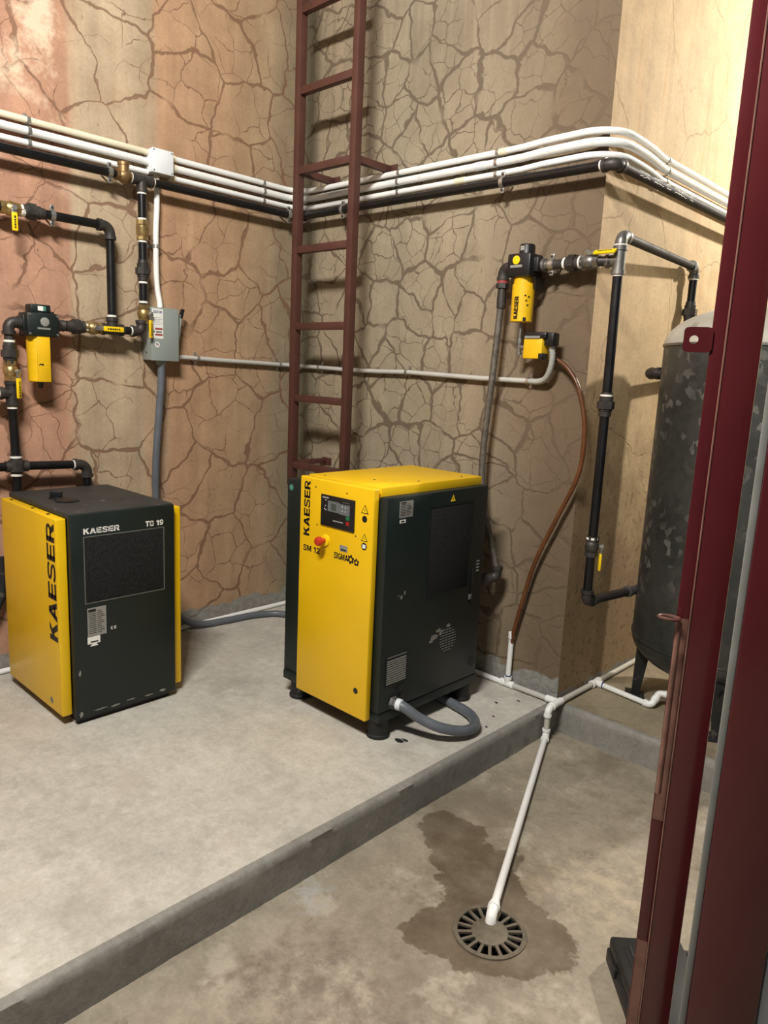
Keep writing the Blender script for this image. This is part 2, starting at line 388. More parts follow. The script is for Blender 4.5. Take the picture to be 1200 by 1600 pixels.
def text(body, o, right, up, height, width=None, bold=.0, th=.0006, spacing=1.0, align='LEFT'):
    """lettering as a mesh builder: o = lower left of the line, right / up = reading and upward directions"""
    cu = bpy.data.curves.new('lettering', 'FONT'); cu.body = body; cu.size = 1.0; cu.offset = bold; cu.space_character = spacing
    cu.resolution_u = 3
    ob = bpy.data.objects.new('lettering', cu); COL.objects.link(ob)
    me = bpy.data.meshes.new_from_object(ob.evaluated_get(bpy.context.evaluated_depsgraph_get()))
    bpy.data.objects.remove(ob); bpy.data.curves.remove(cu)
    xs = [v.co.x for v in me.vertices]; ys = [v.co.y for v in me.vertices]
    x0, x1, y0, y1 = min(xs), max(xs), min(ys), max(ys)
    sy = height / (y1 - y0); sx = (width / (x1 - x0)) if width else sy
    o = V(o); right = V(right); up = V(up); nrm = right.cross(up)
    mb = MB(); mb.v = [o + right * ((v.co.x - x0) * sx) + up * ((v.co.y - y0) * sy) + nrm * th for v in me.vertices]
    mb.f = [tuple(p.vertices) for p in me.polygons]
    bpy.data.meshes.remove(me); return mb
def _rect(a, b, c, d): return [(a, b), (c, b), (c, d), (a, d)]
def _strip(pts, w, closed=False):
    """band of width w along a centre line, as quads"""
    n = len(pts); out = []; L = []; R_ = []
    for i in range(n):
        p, q = (pts[(i - 1) % n], pts[(i + 1) % n]) if closed else (pts[max(i - 1, 0)], pts[min(i + 1, n - 1)])
        dx, dy = q[0] - p[0], q[1] - p[1]; l = math.hypot(dx, dy)
        L.append((pts[i][0] - dy / l * w / 2, pts[i][1] + dx / l * w / 2)); R_.append((pts[i][0] + dy / l * w / 2, pts[i][1] - dx / l * w / 2))
    for i in range(n if closed else n - 1):
        j = (i + 1) % n; out.append([L[i], R_[i], R_[j], L[j]])
    return out
def _arc(cx, cy, rx, ry, a0, a1, n=10): return [(cx + rx * math.cos(math.radians(a0 + (a1 - a0) * k / n)), cy + ry * math.sin(math.radians(a0 + (a1 - a0) * k / n))) for k in range(n + 1)]
GL = {
 'K': (1.0, [_rect(0, 0, .29, 1), [(.27, .36), (1.0, 1), (.63, 1), (.27, .67)], [(.40, .50), (.68, 0), (1.06, 0), (.62, .70)]]),
 'A': (1.08, [[(0, 0), (.31, 0), (.66, 1), (.38, 1)], [(.42, 1), (.70, 1), (1.08, 0), (.77, 0)], _rect(.24, .19, .84, .38)]),
 'E': (.90, [_rect(0, 0, .29, 1), _rect(.1, 0, .90, .205), _rect(.1, .40, .84, .595), _rect(.1, .795, .90, 1)]),
 'S': (.98, _strip([(.93, .74), (.86, .86), (.68, .90), (.30, .90), (.15, .83), (.14, .66), (.28, .57), (.70, .47), (.84, .37), (.84, .18), (.68, .10), (.28, .10), (.12, .15), (.04, .28)], .205)),
 'R': (1.0, [_rect(0, 0, .29, 1), [(.42, .46), (.68, 0), (1.04, 0), (.76, .46)]] + _strip([(.1, .90), (.66, .90), (.82, .83), (.86, .68), (.80, .53), (.64, .46), (.1, .46)], .20)),
 'M': (1.12, [_rect(0, 0, .25, 1), _rect(.87, 0, 1.12, 1), [(.05, 1), (.34, 1), (.66, .05), (.47, .05)], [(1.07, 1), (.78, 1), (.46, .05), (.65, .05)]]),
 'I': (.29, [_rect(0, 0, .27, 1)]),
 'T': (.92, [_rect(0, .79, .92, 1), _rect(.32, 0, .60, .8)]),
 'G': (1.0, _strip(_arc(.52, .5, .40, .40, 40, 330, 14), .22) + [_rect(.52, .36, .98, .54), _rect(.76, .06, .98, .5)]),
 'C': (.92, _strip(_arc(.5, .5, .39, .40, 45, 315, 14), .20)),
 'O': (1.02, _strip(_arc(.51, .5, .39, .40, 0, 342, 19), .22, True)),
 'N': (1.0, [_rect(0, 0, .27, 1), _rect(.73, 0, 1.0, 1), [(.04, 1), (.34, 1), (.96, 0), (.66, 0)]]),
 'B': (.94, [_rect(0, 0, .28, 1)] + _strip([(.1, .90), (.62, .90), (.76, .83), (.77, .67), (.62, .54), (.1, .54)], .19) + _strip([(.1, .54), (.66, .53), (.82, .43), (.82, .20), (.66, .10), (.1, .10)], .20)),
 'L': (.82, [_rect(0, 0, .28, 1), _rect(0, 0, .82, .205)]),
 '1': (.56, [_rect(.26, 0, .54, 1), [(.0, .66), (.30, .70), (.36, 1), (.30, 1), (.0, .82)]]),
 '2': (.86, _strip([(.10, .70), (.16, .84), (.32, .90), (.56, .90), (.72, .82), (.73, .66), (.60, .50), (.30, .28), (.14, .08)], .22) + [_rect(.02, 0, .86, .205)]),
 '9': (.86, _strip(_arc(.43, .66, .31, .24, 0, 342, 19), .20, True) + _strip([(.745, .66), (.73, .40), (.62, .18), (.44, .10), (.24, .11), (.10, .20)], .21)),
}
def block(body, o, right, up, height, width, th=.0006, gap=.11):
    """bold extended capitals laid on a surface; o = lower left of the line"""
    o = V(o); right = V(right); up = V(up); nrm = right.cross(up); tot = sum(GL[c][0] for c in body) + gap * (len(body) - 1)
    k = width / tot; m = MB(); x = 0.0
    for c in body:
        for q in GL[c][1]: m.add([o + right * ((x + a) * k) + up * (b * height) + nrm * th for a, b in q], [tuple(range(len(q)))])
        x += GL[c][0] + gap
    return m
X, Y, Z = V((1, 0, 0)), V((0, 1, 0)), V((0, 0, 1))

# ------------------------------------------------------------------ the setting
def slab(poly, z0, z1): return MB().prism([(x, y, z0) for x, y in poly], (0, 0, z1 - z0))
struct(slab([(-.15, -5.2), (0, -5.2), (0, 0), (-.15, .15)], -.25, 5.2).build('wall_left', M_wall_left), 'cracked terracotta plaster wall behind the dryer', 'wall')
struct(slab([(0, 0), (W, 0), (W - .15, .15), (-.15, .15)], -.25, 5.2).build('wall_back', M_wall_back), 'cracked tan plaster wall behind the ladder and compressor', 'wall')
struct(slab([(W, 0), (W, 4.5), (W - .15, 4.5), (W - .15, .15)], -.25, 5.2).build('wall_right', M_wall_pillar), 'stained cream plaster wall beside the steel tank', 'wall')
struct(slab([(W - .15, 4.5), (5.6, 4.5), (5.6, 4.65), (W - .15, 4.65)], -.25, 5.2).build('wall_far', M_wall_plain), 'plain cream wall closing off the tank bay', 'wall')

def wob(a, b, amp, sc=6.0): return amp * mnoise.noise(V((a * sc, b * 3.1, .37))) + amp * .5 * mnoise.noise(V((a * sc * 4, b * 5.3, 2.2)))
def plinth(along, lo, hi, back, edge, mt, name):
    """raised slab with a hand-cast, slightly ragged edge"""
    top, face = MB(), MB(); n = int((hi - lo) / .02)
    def pt(t, q, z): return (q, t, z) if along == 'y' else (t, q, z)
    sg = 1 if edge > back else -1
    prof = [(-.030, 0.0, .0), (-.012, -.0015, .002), (-.002, -.010, .005), (.0, -.035, .004), (.001, -.085, .003), (.003, -S, .004)]
    for i in range(n + 1):
        t = lo + (hi - lo) * i / n
        top.v += [V(pt(t, back, 0)), V(pt(t, edge + sg * (-.030), 0))]
        for k, (d, z, am) in enumerate(prof):
            face.v.append(V(pt(t, edge + sg * (d + wob(t, k + 1.0 + edge, am)), z + (wob(t, k + 9.0, .0035) if 0 < k < 3 else 0))))
    m = len(prof)
    for i in range(n):
        top.f.append((2 * i, 2 * i + 1, 2 * i + 3, 2 * i + 2))
        for k in range(m - 1): face.f.append((i * m + k, i * m + k + 1, (i + 1) * m + k + 1, (i + 1) * m + k))
    o = top.build(name, mt)
    struct(o); e = face.build('plinth_edge', M_step, o, angle=60)
    return o
o = plinth('y', -5.2, 0.0, 0.0, W, M_plinth, 'floor_plinth'); o['label'] = 'pale concrete plinth under the yellow machines'; o['category'] = 'floor'
o = plinth('x', W, 5.6, 4.5, 0.0, M_tankfloor, 'floor_plinth'); o['label'] = 'brown grey concrete plinth under the steel tank'; o['category'] = 'floor'
DR = V((2.595, -1.329, -S)); DRR = .108
fl = MB(); N = 40
ring = [DR + V((math.cos(2 * PI * k / N), math.sin(2 * PI * k / N), 0)) * DRR for k in range(N)]
x0, x1, y0, y1 = W - .05, 5.6, -5.2, .05
def outer(a):
    d = V((math.cos(a), math.sin(a), 0)); t = 1e9
    for v, lo_, hi_ in ((0, x0, x1), (1, y0, y1)):
        if d[v] > 1e-6: t = min(t, (hi_ - DR[v]) / d[v])
        if d[v] < -1e-6: t = min(t, (lo_ - DR[v]) / d[v])
    return DR + d * t
ang = sorted(set([2 * PI * k / N for k in range(N)]))
outp = [outer(a) for a in ang]
fl.v = ring + outp
fl.f = [(k, N + k, N + (k + 1) % N, (k + 1) % N) for k in range(N)]
cor = [(x0, y0), (x1, y0), (x1, y1), (x0, y1)]
for (cx_, cy_) in cor:                                     # fill the corners between neighbouring rays
    a = math.atan2(cy_ - DR.y, cx_ - DR.x) % (2 * PI); k = int(a / (2 * PI / N)) % N
    fl.v.append(V((cx_, cy_, -S))); fl.f.append((N + k, len(fl.v) - 1, N + (k + 1) % N))
o = fl.build('floor', M_floor); struct(o, 'stained brown concrete floor with a round drain', 'floor')

# ------------------------------------------------------------------ floor drain
t = thing('floor_drain', DR, 'round slotted floor drain under the white pipe end', 'drain')
MB().ring(DR + V((0, 0, .001)), Z, .100, .114, .008, 40).build('rim', M_grate, t)
MB().lathe(DR + V((0, 0, -.004)), Z, [(0, .057), (.006, .057), (.008, .054), (.009, .02)], 36).build('centre_plate', M_grate, t)
for k in range(18):
    a = 2 * PI * k / 18 + .1; d = V((math.cos(a), math.sin(a), 0)); q = Z.cross(d)
    MB().obox(DR + d * .079, d, q, Z, (.0235, .0048, .0035)).build('bar', M_grate, t)
MB().ring(DR + V((0, 0, -.045)), Z, .1005, .1075, .086, 36).build('drain_cup', M_void, t)
MB().lathe(DR + V((0, 0, -.086)), Z, [(0, .1), (.003, .1)], 36).build('cup_floor', M_void, t)

# ------------------------------------------------------------------ air compressor
t = thing('air_compressor', (1.395, -.60, 0), 'tall yellow and dark green air compressor on four rubber feet', 'compressor')
cx0, cx1, cy0, cy1 = 1.07, 1.72, -.940, -.255
fp0, fp1 = 1.222, 1.676
MB().box((cx0 + .004, cy0 + .006, .080), (cx1 - .003, cy1, .125), .004).build('base_frame', M_dark, t)
for (x, y) in ((1.672, -.888), (1.150, -.888), (1.672, -.318), (1.150, -.318)):
    MB().lathe((x, y, 0), Z, [(0, .050), (.004, .052), (.014, .051), (.018, .046), (.080, .045)], 22).build('foot', M_rubber, t)
MB().box((fp0 + .01, cy0 + .01, .125), (fp1 - .005, cy1 - .006, 1.028)).build('body', M_dark, t)
lid = MB().box((fp0, cy0 + .008, 1.030), (fp1 - .004, cy1, 1.086), .006).build('lid', M_yellow, t)
for (x, y) in ((1.30, -.905), (1.50, -.80), (1.63, -.66), (1.63, -.36)):
    MB().lathe((x, y, 1.086), Z, [(-.002, .006), (.002, .005)], 8).build('screw', M_black, lid)
sp = MB().box((fp1 - .004, cy0 - .004, .128), (cx1, cy1 - .012, 1.050), .006).build('side_panel', M_dark, t)
sl = MB().box((cx0, cy0 + .012, .120), (fp0 - .002, cy1 - .012, 1.046), .006).build('side_panel', M_dark, t)
MB().lathe((1.100, cy0 + .0125, 1.008), -Y, [(0, .014), (.0008, .014)], 18).build('round_sticker', M_teal, sl)
fp = MB().box((fp0, -.978, .088), (fp1, cy0 - .0045, 1.083), .007, seg=3).build('front_panel', M_yellow, t)
FY = -.978
block('KAESER', (1.290, FY, .822), Z, -X, .039, .243).build('lettering', M_ink, fp)
block('SM', (1.252, FY, .754), X, Z, .026, .054).build('lettering', M_ink, fp)
block('12', (1.322, FY, .754), X, Z, .026, .040).build('lettering', M_ink, fp)
block('SIGMA', (1.452, FY, .758), X, Z, .027, .088, gap=.05).build('lettering', M_ink, fp)
def gear(cx, cz, r, n):
    vs = []; 
    for k in range(n * 4):
        a = 2 * PI * k / (n * 4) + .2; rr = r if k % 4 < 2 else r * .70
        vs.append((cx + rr * math.cos(a), cz + rr * math.sin(a)))
    ins = [(cx + r * .36 * math.cos(2 * PI * k / (n * 4) + .2), cz + r * .36 * math.sin(2 * PI * k / (n * 4) + .2)) for k in range(n * 4)]
    m = MB(); L = n * 4
    for (x, z) in vs + ins: m.v.append(V((x, FY - .0006, z)))
    m.f = [(k, (k + 1) % L, L + (k + 1) % L, L + k) for k in range(L)]
    return m
gear(1.556, .772, .021, 6).build('gear_mark', M_ink, fp); gear(1.590, .766, .017, 5).build('gear_mark', M_ink, fp)
MB().box((1.488, FY - .0012, .796), (1.534, FY, .822), 0).build('badge', M_silver, fp)
MB().box((1.496, FY - .0020, .800), (1.528, FY - .0011, .806)).build('badge_print', M_ink, fp)
def tri(m, c, right, up, n, r0, th):
    pts = [V(c) + V(right) * (r0 * math.sin(a)) + V(up) * (r0 * math.cos(a)) for a in (0, 2 * PI / 3, 4 * PI / 3)]
    return m.prism([p + V(n) * .0002 for p in pts], V(n) * th)
def warn(c, right, up, n, r, parent):
    tri(MB(), c, right, up, n, r, .0008).build('warning_triangle', M_ink, parent)
    tri(MB(), c, right, up, n, r * .74, .0014).build('warning_ground', M_handle, parent)
    c = V(c); n = V(n); rt = V(right); u_ = V(up)
    MB().prism([c + n * .0016 + rt * x * r + u_ * y * r for x, y in ((.05, .36), (-.13, .02), (0, .02), (-.06, -.3), (.14, .08), (.02, .08))], n * .0003).build('flash_mark', M_ink, parent)
warn((1.628, FY, .990), X, Z, -Y, .024, fp); warn((1.631, FY, .874), X, Z, -Y, .021, fp)
MB().lathe((1.628, FY, .955), -Y, [(0, .014), (.0008, .014), (.0010, .010), (.0018, .006)], 20).build('lock', M_black, fp)
MB().lathe((1.631, FY, .842), -Y, [(0, .0155), (.0008, .0155)], 20).build('sign_disc', M_ink, fp)
MB().box((1.622, FY - .0016, .834), (1.640, FY - .0007, .850)).build('sign_book', M_white, fp)
MB().lathe((1.615, FY, .210), -Y, [(0, .013), (.0015, .013), (.002, .009), (.003, .004)], 20).build('lock', M_black, fp)
for (x, z) in ((1.325, 1.045), (1.52, 1.045), (1.34, .882), (1.58, .876)):
    MB().lathe((x, FY, z), -Y, [(0, .004), (.0015, .003)], 8).build('screw', M_black, fp)
# control display
dx0, dx1, dz0, dz1 = 1.366, 1.572, .889, 1.022
dp = MB().box((dx0, FY - .006, dz0), (dx1, FY, dz1), .0015).build('display', M_black, t)
DY = FY - .006
MB().box((dx0 + .046, DY - .001, .955), (dx0 + .118, DY, 1.000)).build('screen_frame', M_key, dp)
MB().box((dx0 + .066, DY - .0016, .962), (dx0 + .098, DY - .0009, .990)).build('screen', M_screen, dp)
MB().box((dx0 + .118, DY - .001, .952), (dx0 + .180, DY, .996)).build('keypad', M_key, dp)
for i in range(2):
    for j in range(2):
        MB().lathe((dx0 + .134 + .020 * i, DY - .001, .984 - .018 * j), -Y, [(0, .005), (.001, .004)], 10).build('button', M_silver, dp)
MB().box((dx0 + .160, DY - .0016, .934), (dx0 + .180, DY, .950)).build('start_button', M_green, dp)
MB().box((dx0 + .160, DY - .0016, .912), (dx0 + .180, DY, .928)).build('stop_button', M_red2, dp)
block('KAESER', (dx0 + .012, DY, 1.008), X, Z, .005, .038).build('lettering', M_white, dp)
text('AIR CONTROL', (dx0 + .138, DY, 1.003), X, Z, .0035, .038, bold=.01).build('lettering', M_silver, dp)
text('SIGMA CONTROL', (dx0 + .080, DY, .916), X, Z, .005, .062, bold=.01).build('lettering', M_white, dp)
for (x, z) in ((.032, 1.000), (.030, .975), (.026, .962), (.034, .958)):
    MB().obox((dx0 + x, DY, z), X, Y, Z, (.003, .0006, .0016)).build('status_light', M_white, dp)
es = MB().lathe((1.397, FY, .824), -Y, [(0, .026), (.006, .025), (.008, .017)], 22).build('stop_switch_base', M_handle, t)
MB().lathe((1.397, FY - .007, .824), -Y, [(0, .010), (.022, .010), (.024, .020), (.036, .021), (.043, .017), (.046, .008)], 22).build('emergency_stop', M_red, t)
# right-hand side panel details (plane x = 1.72)
SX = cx1
MB().box((SX - .002, -.676, .588), (SX + .0012, -.385, .984), .0008).build('air_filter_mat', M_foam, sp)
for (a, b) in (((-.682, .582), (-.379, .588)), ((-.682, .984), (-.379, .990)), ((-.682, .588), (-.676, .984)), ((-.385, .588), (-.379, .984))):
    MB().box((SX - .002, a[0], a[1]), (SX + .0025, b[0], b[1])).build('mat_frame', M_dark, sp)
warn((SX, -.527, 1.010), Y, Z, X, .026, sp)
def plate(x, y0, y1, z0, z1, parent, rows, name='nameplate'):
    pl = MB().box((x, y0, z0), (x + .001, y1, z1)).build(name, M_silver, parent)
    h = (z1 - z0) / (rows + 2.5)
    for i in range(rows):
        for (a, b) in ((.06, .46), (.52, .52 + .40 * (.5 + .5 * ((i * 37) % 7) / 6))):
            yield (y0 + (y1 - y0) * a, y0 + (y1 - y0) * b, z1 - h * (2.1 + i), h * .32)
def plate_full(x, y0, y1, z0, z1, parent, rows):
    m = MB()
    for (a, b, z, h) in plate(x, y0, y1, z0, z1, parent, rows): m.box((x + .0008, a, z), (x + .0014, b, z + h))
    m.box((x + .0008, y0 + .004, z1 - (z1 - z0) * .12), (x + .0014, y0 + (y1 - y0) * .45, z1 - (z1 - z0) * .05))
    m.build('plate_print', M_ink, parent)
plate_full(SX, -.872, -.790, .962, 1.030, sp, 8)
MB().box((SX, -.868, .940), (SX + .001, -.832, .954)).build('white_tag', M_white, sp)
MB().box((SX + .0008, -.860, .944), (SX + .0014, -.842, .950)).build('tag_print', M_ink, sp)
MB().box((SX - .003, -.908, .246), (SX + .001, -.784, .366)).build('louvre_recess', M_void, sp)
for i in range(11):
    z = .252 + i * .0100
    MB().obox((SX + .001, -.846, z), Y, Z, X, (.060, .0028, .003)).build('slat', M_silver, sp)
for (a, b) in (((-.912, .242), (-.780, .247)), ((-.912, .364), (-.780, .369)), ((-.912, .242), (-.907, .369)), ((-.785, .242), (-.780, .369))):
    MB().box((SX - .002, a[0], a[1]), (SX + .004, b[0], b[1])).build('louvre_frame', M_slat if a[1] > .3 else M_dark, sp)
m = MB(); cyl_ = (-.503, .357)
MB().lathe((SX, cyl_[0], cyl_[1]), X, [(-.002, .060), (.0008, .060)], 28).build('vent_disc', M_void, sp)
for i in range(9):
    z = cyl_[1] - .050 + i * .0125; hw = math.sqrt(max(.058 ** 2 - (z - cyl_[1]) ** 2, 1e-5))
    MB().box((SX, cyl_[0] - hw, z - .0022), (SX + .0016, cyl_[0] + hw, z + .0022)).build('vent_bar', M_silver, sp)
for i in range(5):
    y = cyl_[0] - .044 + i * .022; hw = math.sqrt(max(.058 ** 2 - (y - cyl_[0]) ** 2, 1e-5))
    MB().box((SX, y - .003, cyl_[1] - hw), (SX + .0018, y + .003, cyl_[1] + hw)).build('vent_bar', M_dark, sp)
def chip(c, sy, sz, n, parent, seed, x=SX):
    rnd = random.Random(seed)
    pts = [(x + .0004, c[0] + sy * math.cos(2 * PI * k / n) * rnd.uniform(.45, 1.1), c[1] + sz * math.sin(2 * PI * k / n) * rnd.uniform(.45, 1.1)) for k in range(n)]
    MB().prism(pts, (.0004, 0, 0)).build('paint_chip', M_chip, parent)
for i, (y, z, a, b) in enumerate(((-.600, .392, .030, .014), (-.572, .415, .022, .012), (-.545, .400, .024, .018), (-.620, .375, .016, .010), (-.505, .425, .020, .010), (-.835, .620, .008, .012), (-.815, .636, .006, .012), (-.852, .630, .005, .006))):
    chip((y, z), a, b, 13, sp, i)
for i in range(4): MB().box((SX, -.320, .648 + i * .0155), (SX + .0012, -.300, .654 + i * .0155)).build('vent_slot', M_silver, sp)
MB().box((SX - .001, -.352, .500), (SX + .006, -.338, .668), .002).build('panel_grip', M_black, sp)
MB().box((SX, -.368, .520), (SX + .008, -.350, .545), .002).build('panel_latch', M_slat, sp)
for (y, z) in ((-.818, .212), (-.800, .180)):
    MB().lathe((SX, y, z), X, [(0, .018), (.003, .018), (.004, .014)], 18).build('knockout', M_black, sp)
MB().lathe((SX, -.305, .200), X, [(0, .026), (.001, .026)], 20).build('knockout', M_black, sp)
MB().lathe((SX, -.857, .158), V((1, .25, -.05)), [(-.004, .029), (.010, .029), (.012, .024), (.024, .024)], 6).build('gland_nut', M_galv, t)
MB().lathe((SX + .022, -.852, .157), V((1, .25, -.05)), [(0, .025), (.020, .025), (.022, .022)], 18).build('gland_collar', M_boxwhite, t)
MB().lathe((1.615, cy1 - .014, .560), Y, [(0, .030), (.020, .030), (.021, .021), (.060, .021)], 14).build('outlet_port', M_iron, t)
lp = smooth([(1.735, -.852, .157), (1.775, -.835, .145), (1.822, -.800, .108), (1.893, -.745, .072), (1.948, -.655, .046), (1.945, -.560, .036), (1.862, -.478, .030), (1.72, -.440, .026), (1.55, -.430, .024)], 8)
o = MB().tube(lp, .0225, 16).build('flexible_conduit', M_liquid); tag(o, 'grey flexible conduit looping from the compressor side onto the plinth', 'conduit')

# ------------------------------------------------------------------ refrigeration dryer
t = thing('air_dryer', (.45, -1.57, 0), 'low yellow and dark green air dryer with a dusty black top', 'dryer')
bx0, bx1, by0, by1 = .135, .776, -1.806, -1.334
MB().box((bx0 + .02, by0 + .02, 0), (bx1 - .025, by1 - .02, .035), .003).build('base', M_black, t)
MB().box((bx0, by0 + .008, .035), (bx1 - .03, by1 - .008, .900), .004).build('body', M_dark, t)
top = MB().box((bx0 - .004, by0 - .002, .898), (bx1 - .012, by1 + .002, .922), .006).build('top_panel', M_darktop, t)
fr = MB().box((bx1 - .034, by0, .028), (bx1, by1, .918), .006).build('front_panel', M_dark, t)
FX = bx1
block('KAESER', (FX, -1.752, .832), Y, Z, .024, .156).build('lettering', M_white, fr)
block('TB', (FX, -1.476, .832), Y, Z, .024, .040).build('lettering', M_white, fr)
block('19', (FX, -1.424, .832), Y, Z, .024, .034).build('lettering', M_white, fr)
MB().box((FX - .002, -1.750, .537), (FX + .0012, -1.391, .818), .0008).build('condenser_mat', M_foam, fr)
for (a, b) in (((-1.754, .533), (-1.387, .537)), ((-1.754, .818), (-1.387, .822)), ((-1.754, .537), (-1.750, .818)), ((-1.391, .537), (-1.387, .818))):
    MB().box((FX - .002, a[0], a[1]), (FX + .0022, b[0], b[1])).build('mat_frame', M_slat, fr)
plate_full(FX, -1.746, -1.664, .388, .513, fr, 12)
block('C', (FX, -1.645, .400), Y, Z, .013, .011).build('lettering', M_white, fr)
block('E', (FX, -1.630, .400), Y, Z, .013, .010).build('lettering', M_white, fr)
st = MB().box((FX, -1.748, .355), (FX + .0008, -1.693, .386)).build('white_sticker', M_white, fr)
MB().prism([(FX, -1.738, .344), (FX, -1.702, .344), (FX, -1.710, .354), (FX, -1.726, .356)], (.0008, 0, 0)).build('white_sticker', M_white, fr)
MB().box((FX + .0006, -1.735, .360), (FX + .0013, -1.702, .366)).build('sticker_print', M_ink, fr)
for i, (y, z, a, b) in enumerate(((-1.70, .050, .034, .004), (-1.63, .046, .028, .006), (-1.56, .052, .022, .004), (-1.785, .05, .009, .018), (-1.47, .046, .024, .004), (-1.785, .235, .006, .016), (-1.40, .050, .018, .007))):
    chip((y, z), a, b, 15, fr, i + 20, FX)
pl = MB().box((.150, -1.850, .044), (.742, by0 - .0005, .900), .006, seg=3).build('side_panel', M_yellow, t)
block('KAESER', (.727, -1.850, .372), Z, -X, .080, .505).build('lettering', M_ink, pl)
for x in (.22, .46, .62): MB().lathe((x, -1.828, .900), Z, [(-.001, .008), (.003, .006)], 8).build('screw', M_black, pl)
MB().prism([(.62, -1.8504, .085), (.64, -1.8504, .070), (.655, -1.8504, .088), (.64, -1.8504, .104), (.628, -1.8504, .100)], (0, -.0004, 0)).build('paint_chip', M_chip, pl)
MB().box((.150, by1 + .0005, .044), (.742, -1.283, .898), .006, seg=3).build('side_panel', M_yellow, t)
MB().lathe((.485, -1.690, .922), Z, [(0, .052), (.004, .052), (.006, .046), (.008, .044)], 26).build('cap_disc', M_black, top)
kb = MB().lathe((.395, -1.700, .922), Z, [(0, .034), (.004, .034), (.006, .030)], 20); kb.build('knob_plate', M_black, top)
MB().obox((.395, -1.700, .941), V((.5, .86, 0)), V((-.86, .5, 0)), Z, (.026, .009, .014), .003).build('knob', M_black, top)

# ------------------------------------------------------------------ pipe fittings
def elbow(root, p, d1, d2, r, mat=None, R=None):
    """cast elbow at corner p, its two legs pointing along d1 and d2"""
    p = V(p); d1 = V(d1).normalized(); d2 = V(d2).normalized(); R = R or r * 1.5; L = R + r * 1.0
    m = MB().tube(fillet([p + d1 * L, p, p + d2 * L], R, 8), r * 1.22, 16)
    for d in (d1, d2): m.cyl(p + d * (L - r * .55), p + d * (L + r * .25), r * 1.42, 16)
    o = m.build('elbow', mat or M_iron, root); 
    return o
def tapes(root, *ps):
    for (p, d, r) in ps: MB().cyl(V(p) - V(d).normalized() * .005, V(p) + V(d).normalized() * .005, r * 1.10, 16).build('thread_tape', M_tape, root)
def tee(root, p, axis, br, r, mat=None, L=.052):
    p = V(p); ax = V(axis).normalized(); b = V(br).normalized()
    m = MB().cyl(p - ax * L, p + ax * L, r * 1.25).cyl(p, p + b * L, r * 1.25)
    for d in (ax, -ax, b): m.cyl(p + d * (L - .012), p + d * (L + .004), r * 1.45)
    return m.build('tee', mat or M_iron, root)
def union(root, p, axis, r, mat=None):
    p = V(p); ax = V(axis).normalized()
    return MB().lathe(p, ax, [(-.050, r * 1.25), (-.030, r * 1.3), (-.028, r * 1.45), (-.018, r * 1.45)], 16).lathe(p, ax, [(-.018, r * 1.82), (.014, r * 1.82)], 8).lathe(p, ax, [(.014, r * 1.4), (.034, r * 1.45), (.036, r * 1.25), (.052, r * 1.2)], 16).build('union', mat or M_iron, root)
def ball_valve(root, p, axis, out, hd, r, hl=.105, mat=None, hoff=.0):
    """brass ball valve; stem along out, lever along hd"""
    p = V(p); ax = V(axis).normalized(); ou = V(out).normalized(); h = V(hd).normalized()
    v = MB().lathe(p, ax, [(-.046, r * 1.42), (-.024, r * 1.42)], 6).lathe(p, ax, [(-.024, r * 1.15), (-.018, r * 1.4), (0, r * 1.58), (.018, r * 1.4), (.024, r * 1.15)], 18).lathe(p, ax, [(.024, r * 1.42), (.046, r * 1.42)], 6)
    vo = v.build('valve_body', mat or M_brass, root)
    MB().cyl(p + ou * r, p + ou * (r + .028), .008, 10).lathe(p + ou * (r + .022), ou, [(0, .012), (.008, .012)], 6).build('valve_stem', M_zinc, vo)
    sd = ou.cross(h); c = p + ou * (r + .021)
    MB().obox(c + h * .016, h, sd, ou, (.024, .011, .0022), .001).build('lever', M_zinc, vo)
    g0 = .030 + hoff
    MB().obox(c + h * (g0 + hl / 2), h, sd, ou, (hl / 2, .0125, .0055), .004).build('lever_grip', M_handle, vo)
    m = MB(); rnd = random.Random(int(p.x * 977 + p.z * 131 + p.y * 57)); q = g0 + hl * .18
    while q < g0 + hl * .80:
        l = rnd.uniform(.005, .012); m.obox(c + h * (q + l / 2) + ou * .0054, h, sd, ou, (l / 2, .0036, .0005)); q += l + .003
    m.build('grip_print', M_ink, vo)
    return vo
def pipe(root, a, b, r, mat=None, name='pipe', seg=18): return MB().cyl(a, b, r, seg).build(name, mat or M_blackpipe, root)
def pipe_clamp(p, axis, up, wall, r, dist, label, group):
    """zinc split clamp: band round the pipe, two bolted ears, rod back to the wall"""
    p = V(p); ax = V(axis).normalized(); u = V(up).normalized(); w = V(wall).normalized()
    t = thing('pipe_clamp', p + w * dist, label, 'clamp', group)
    MB().ring(p, ax, r + .0005, r + .0045, .020, 18).build('band', M_zinc, t)
    for s in (-1, 1):
        c = p + u * s * (r + .014)
        e = MB().obox(c, ax, u, w, (.010, .012, .004), .002).build('ear', M_zinc, t)
        MB().lathe(c - w * .010, w, [(0, .005), (.004, .0055), (.018, .0055)], 8).build('bolt', M_iron, e)
    MB().cyl(p + w * (r + .002), p + w * dist, .005, 8).build('standoff_rod', M_zinc, t)
    return t
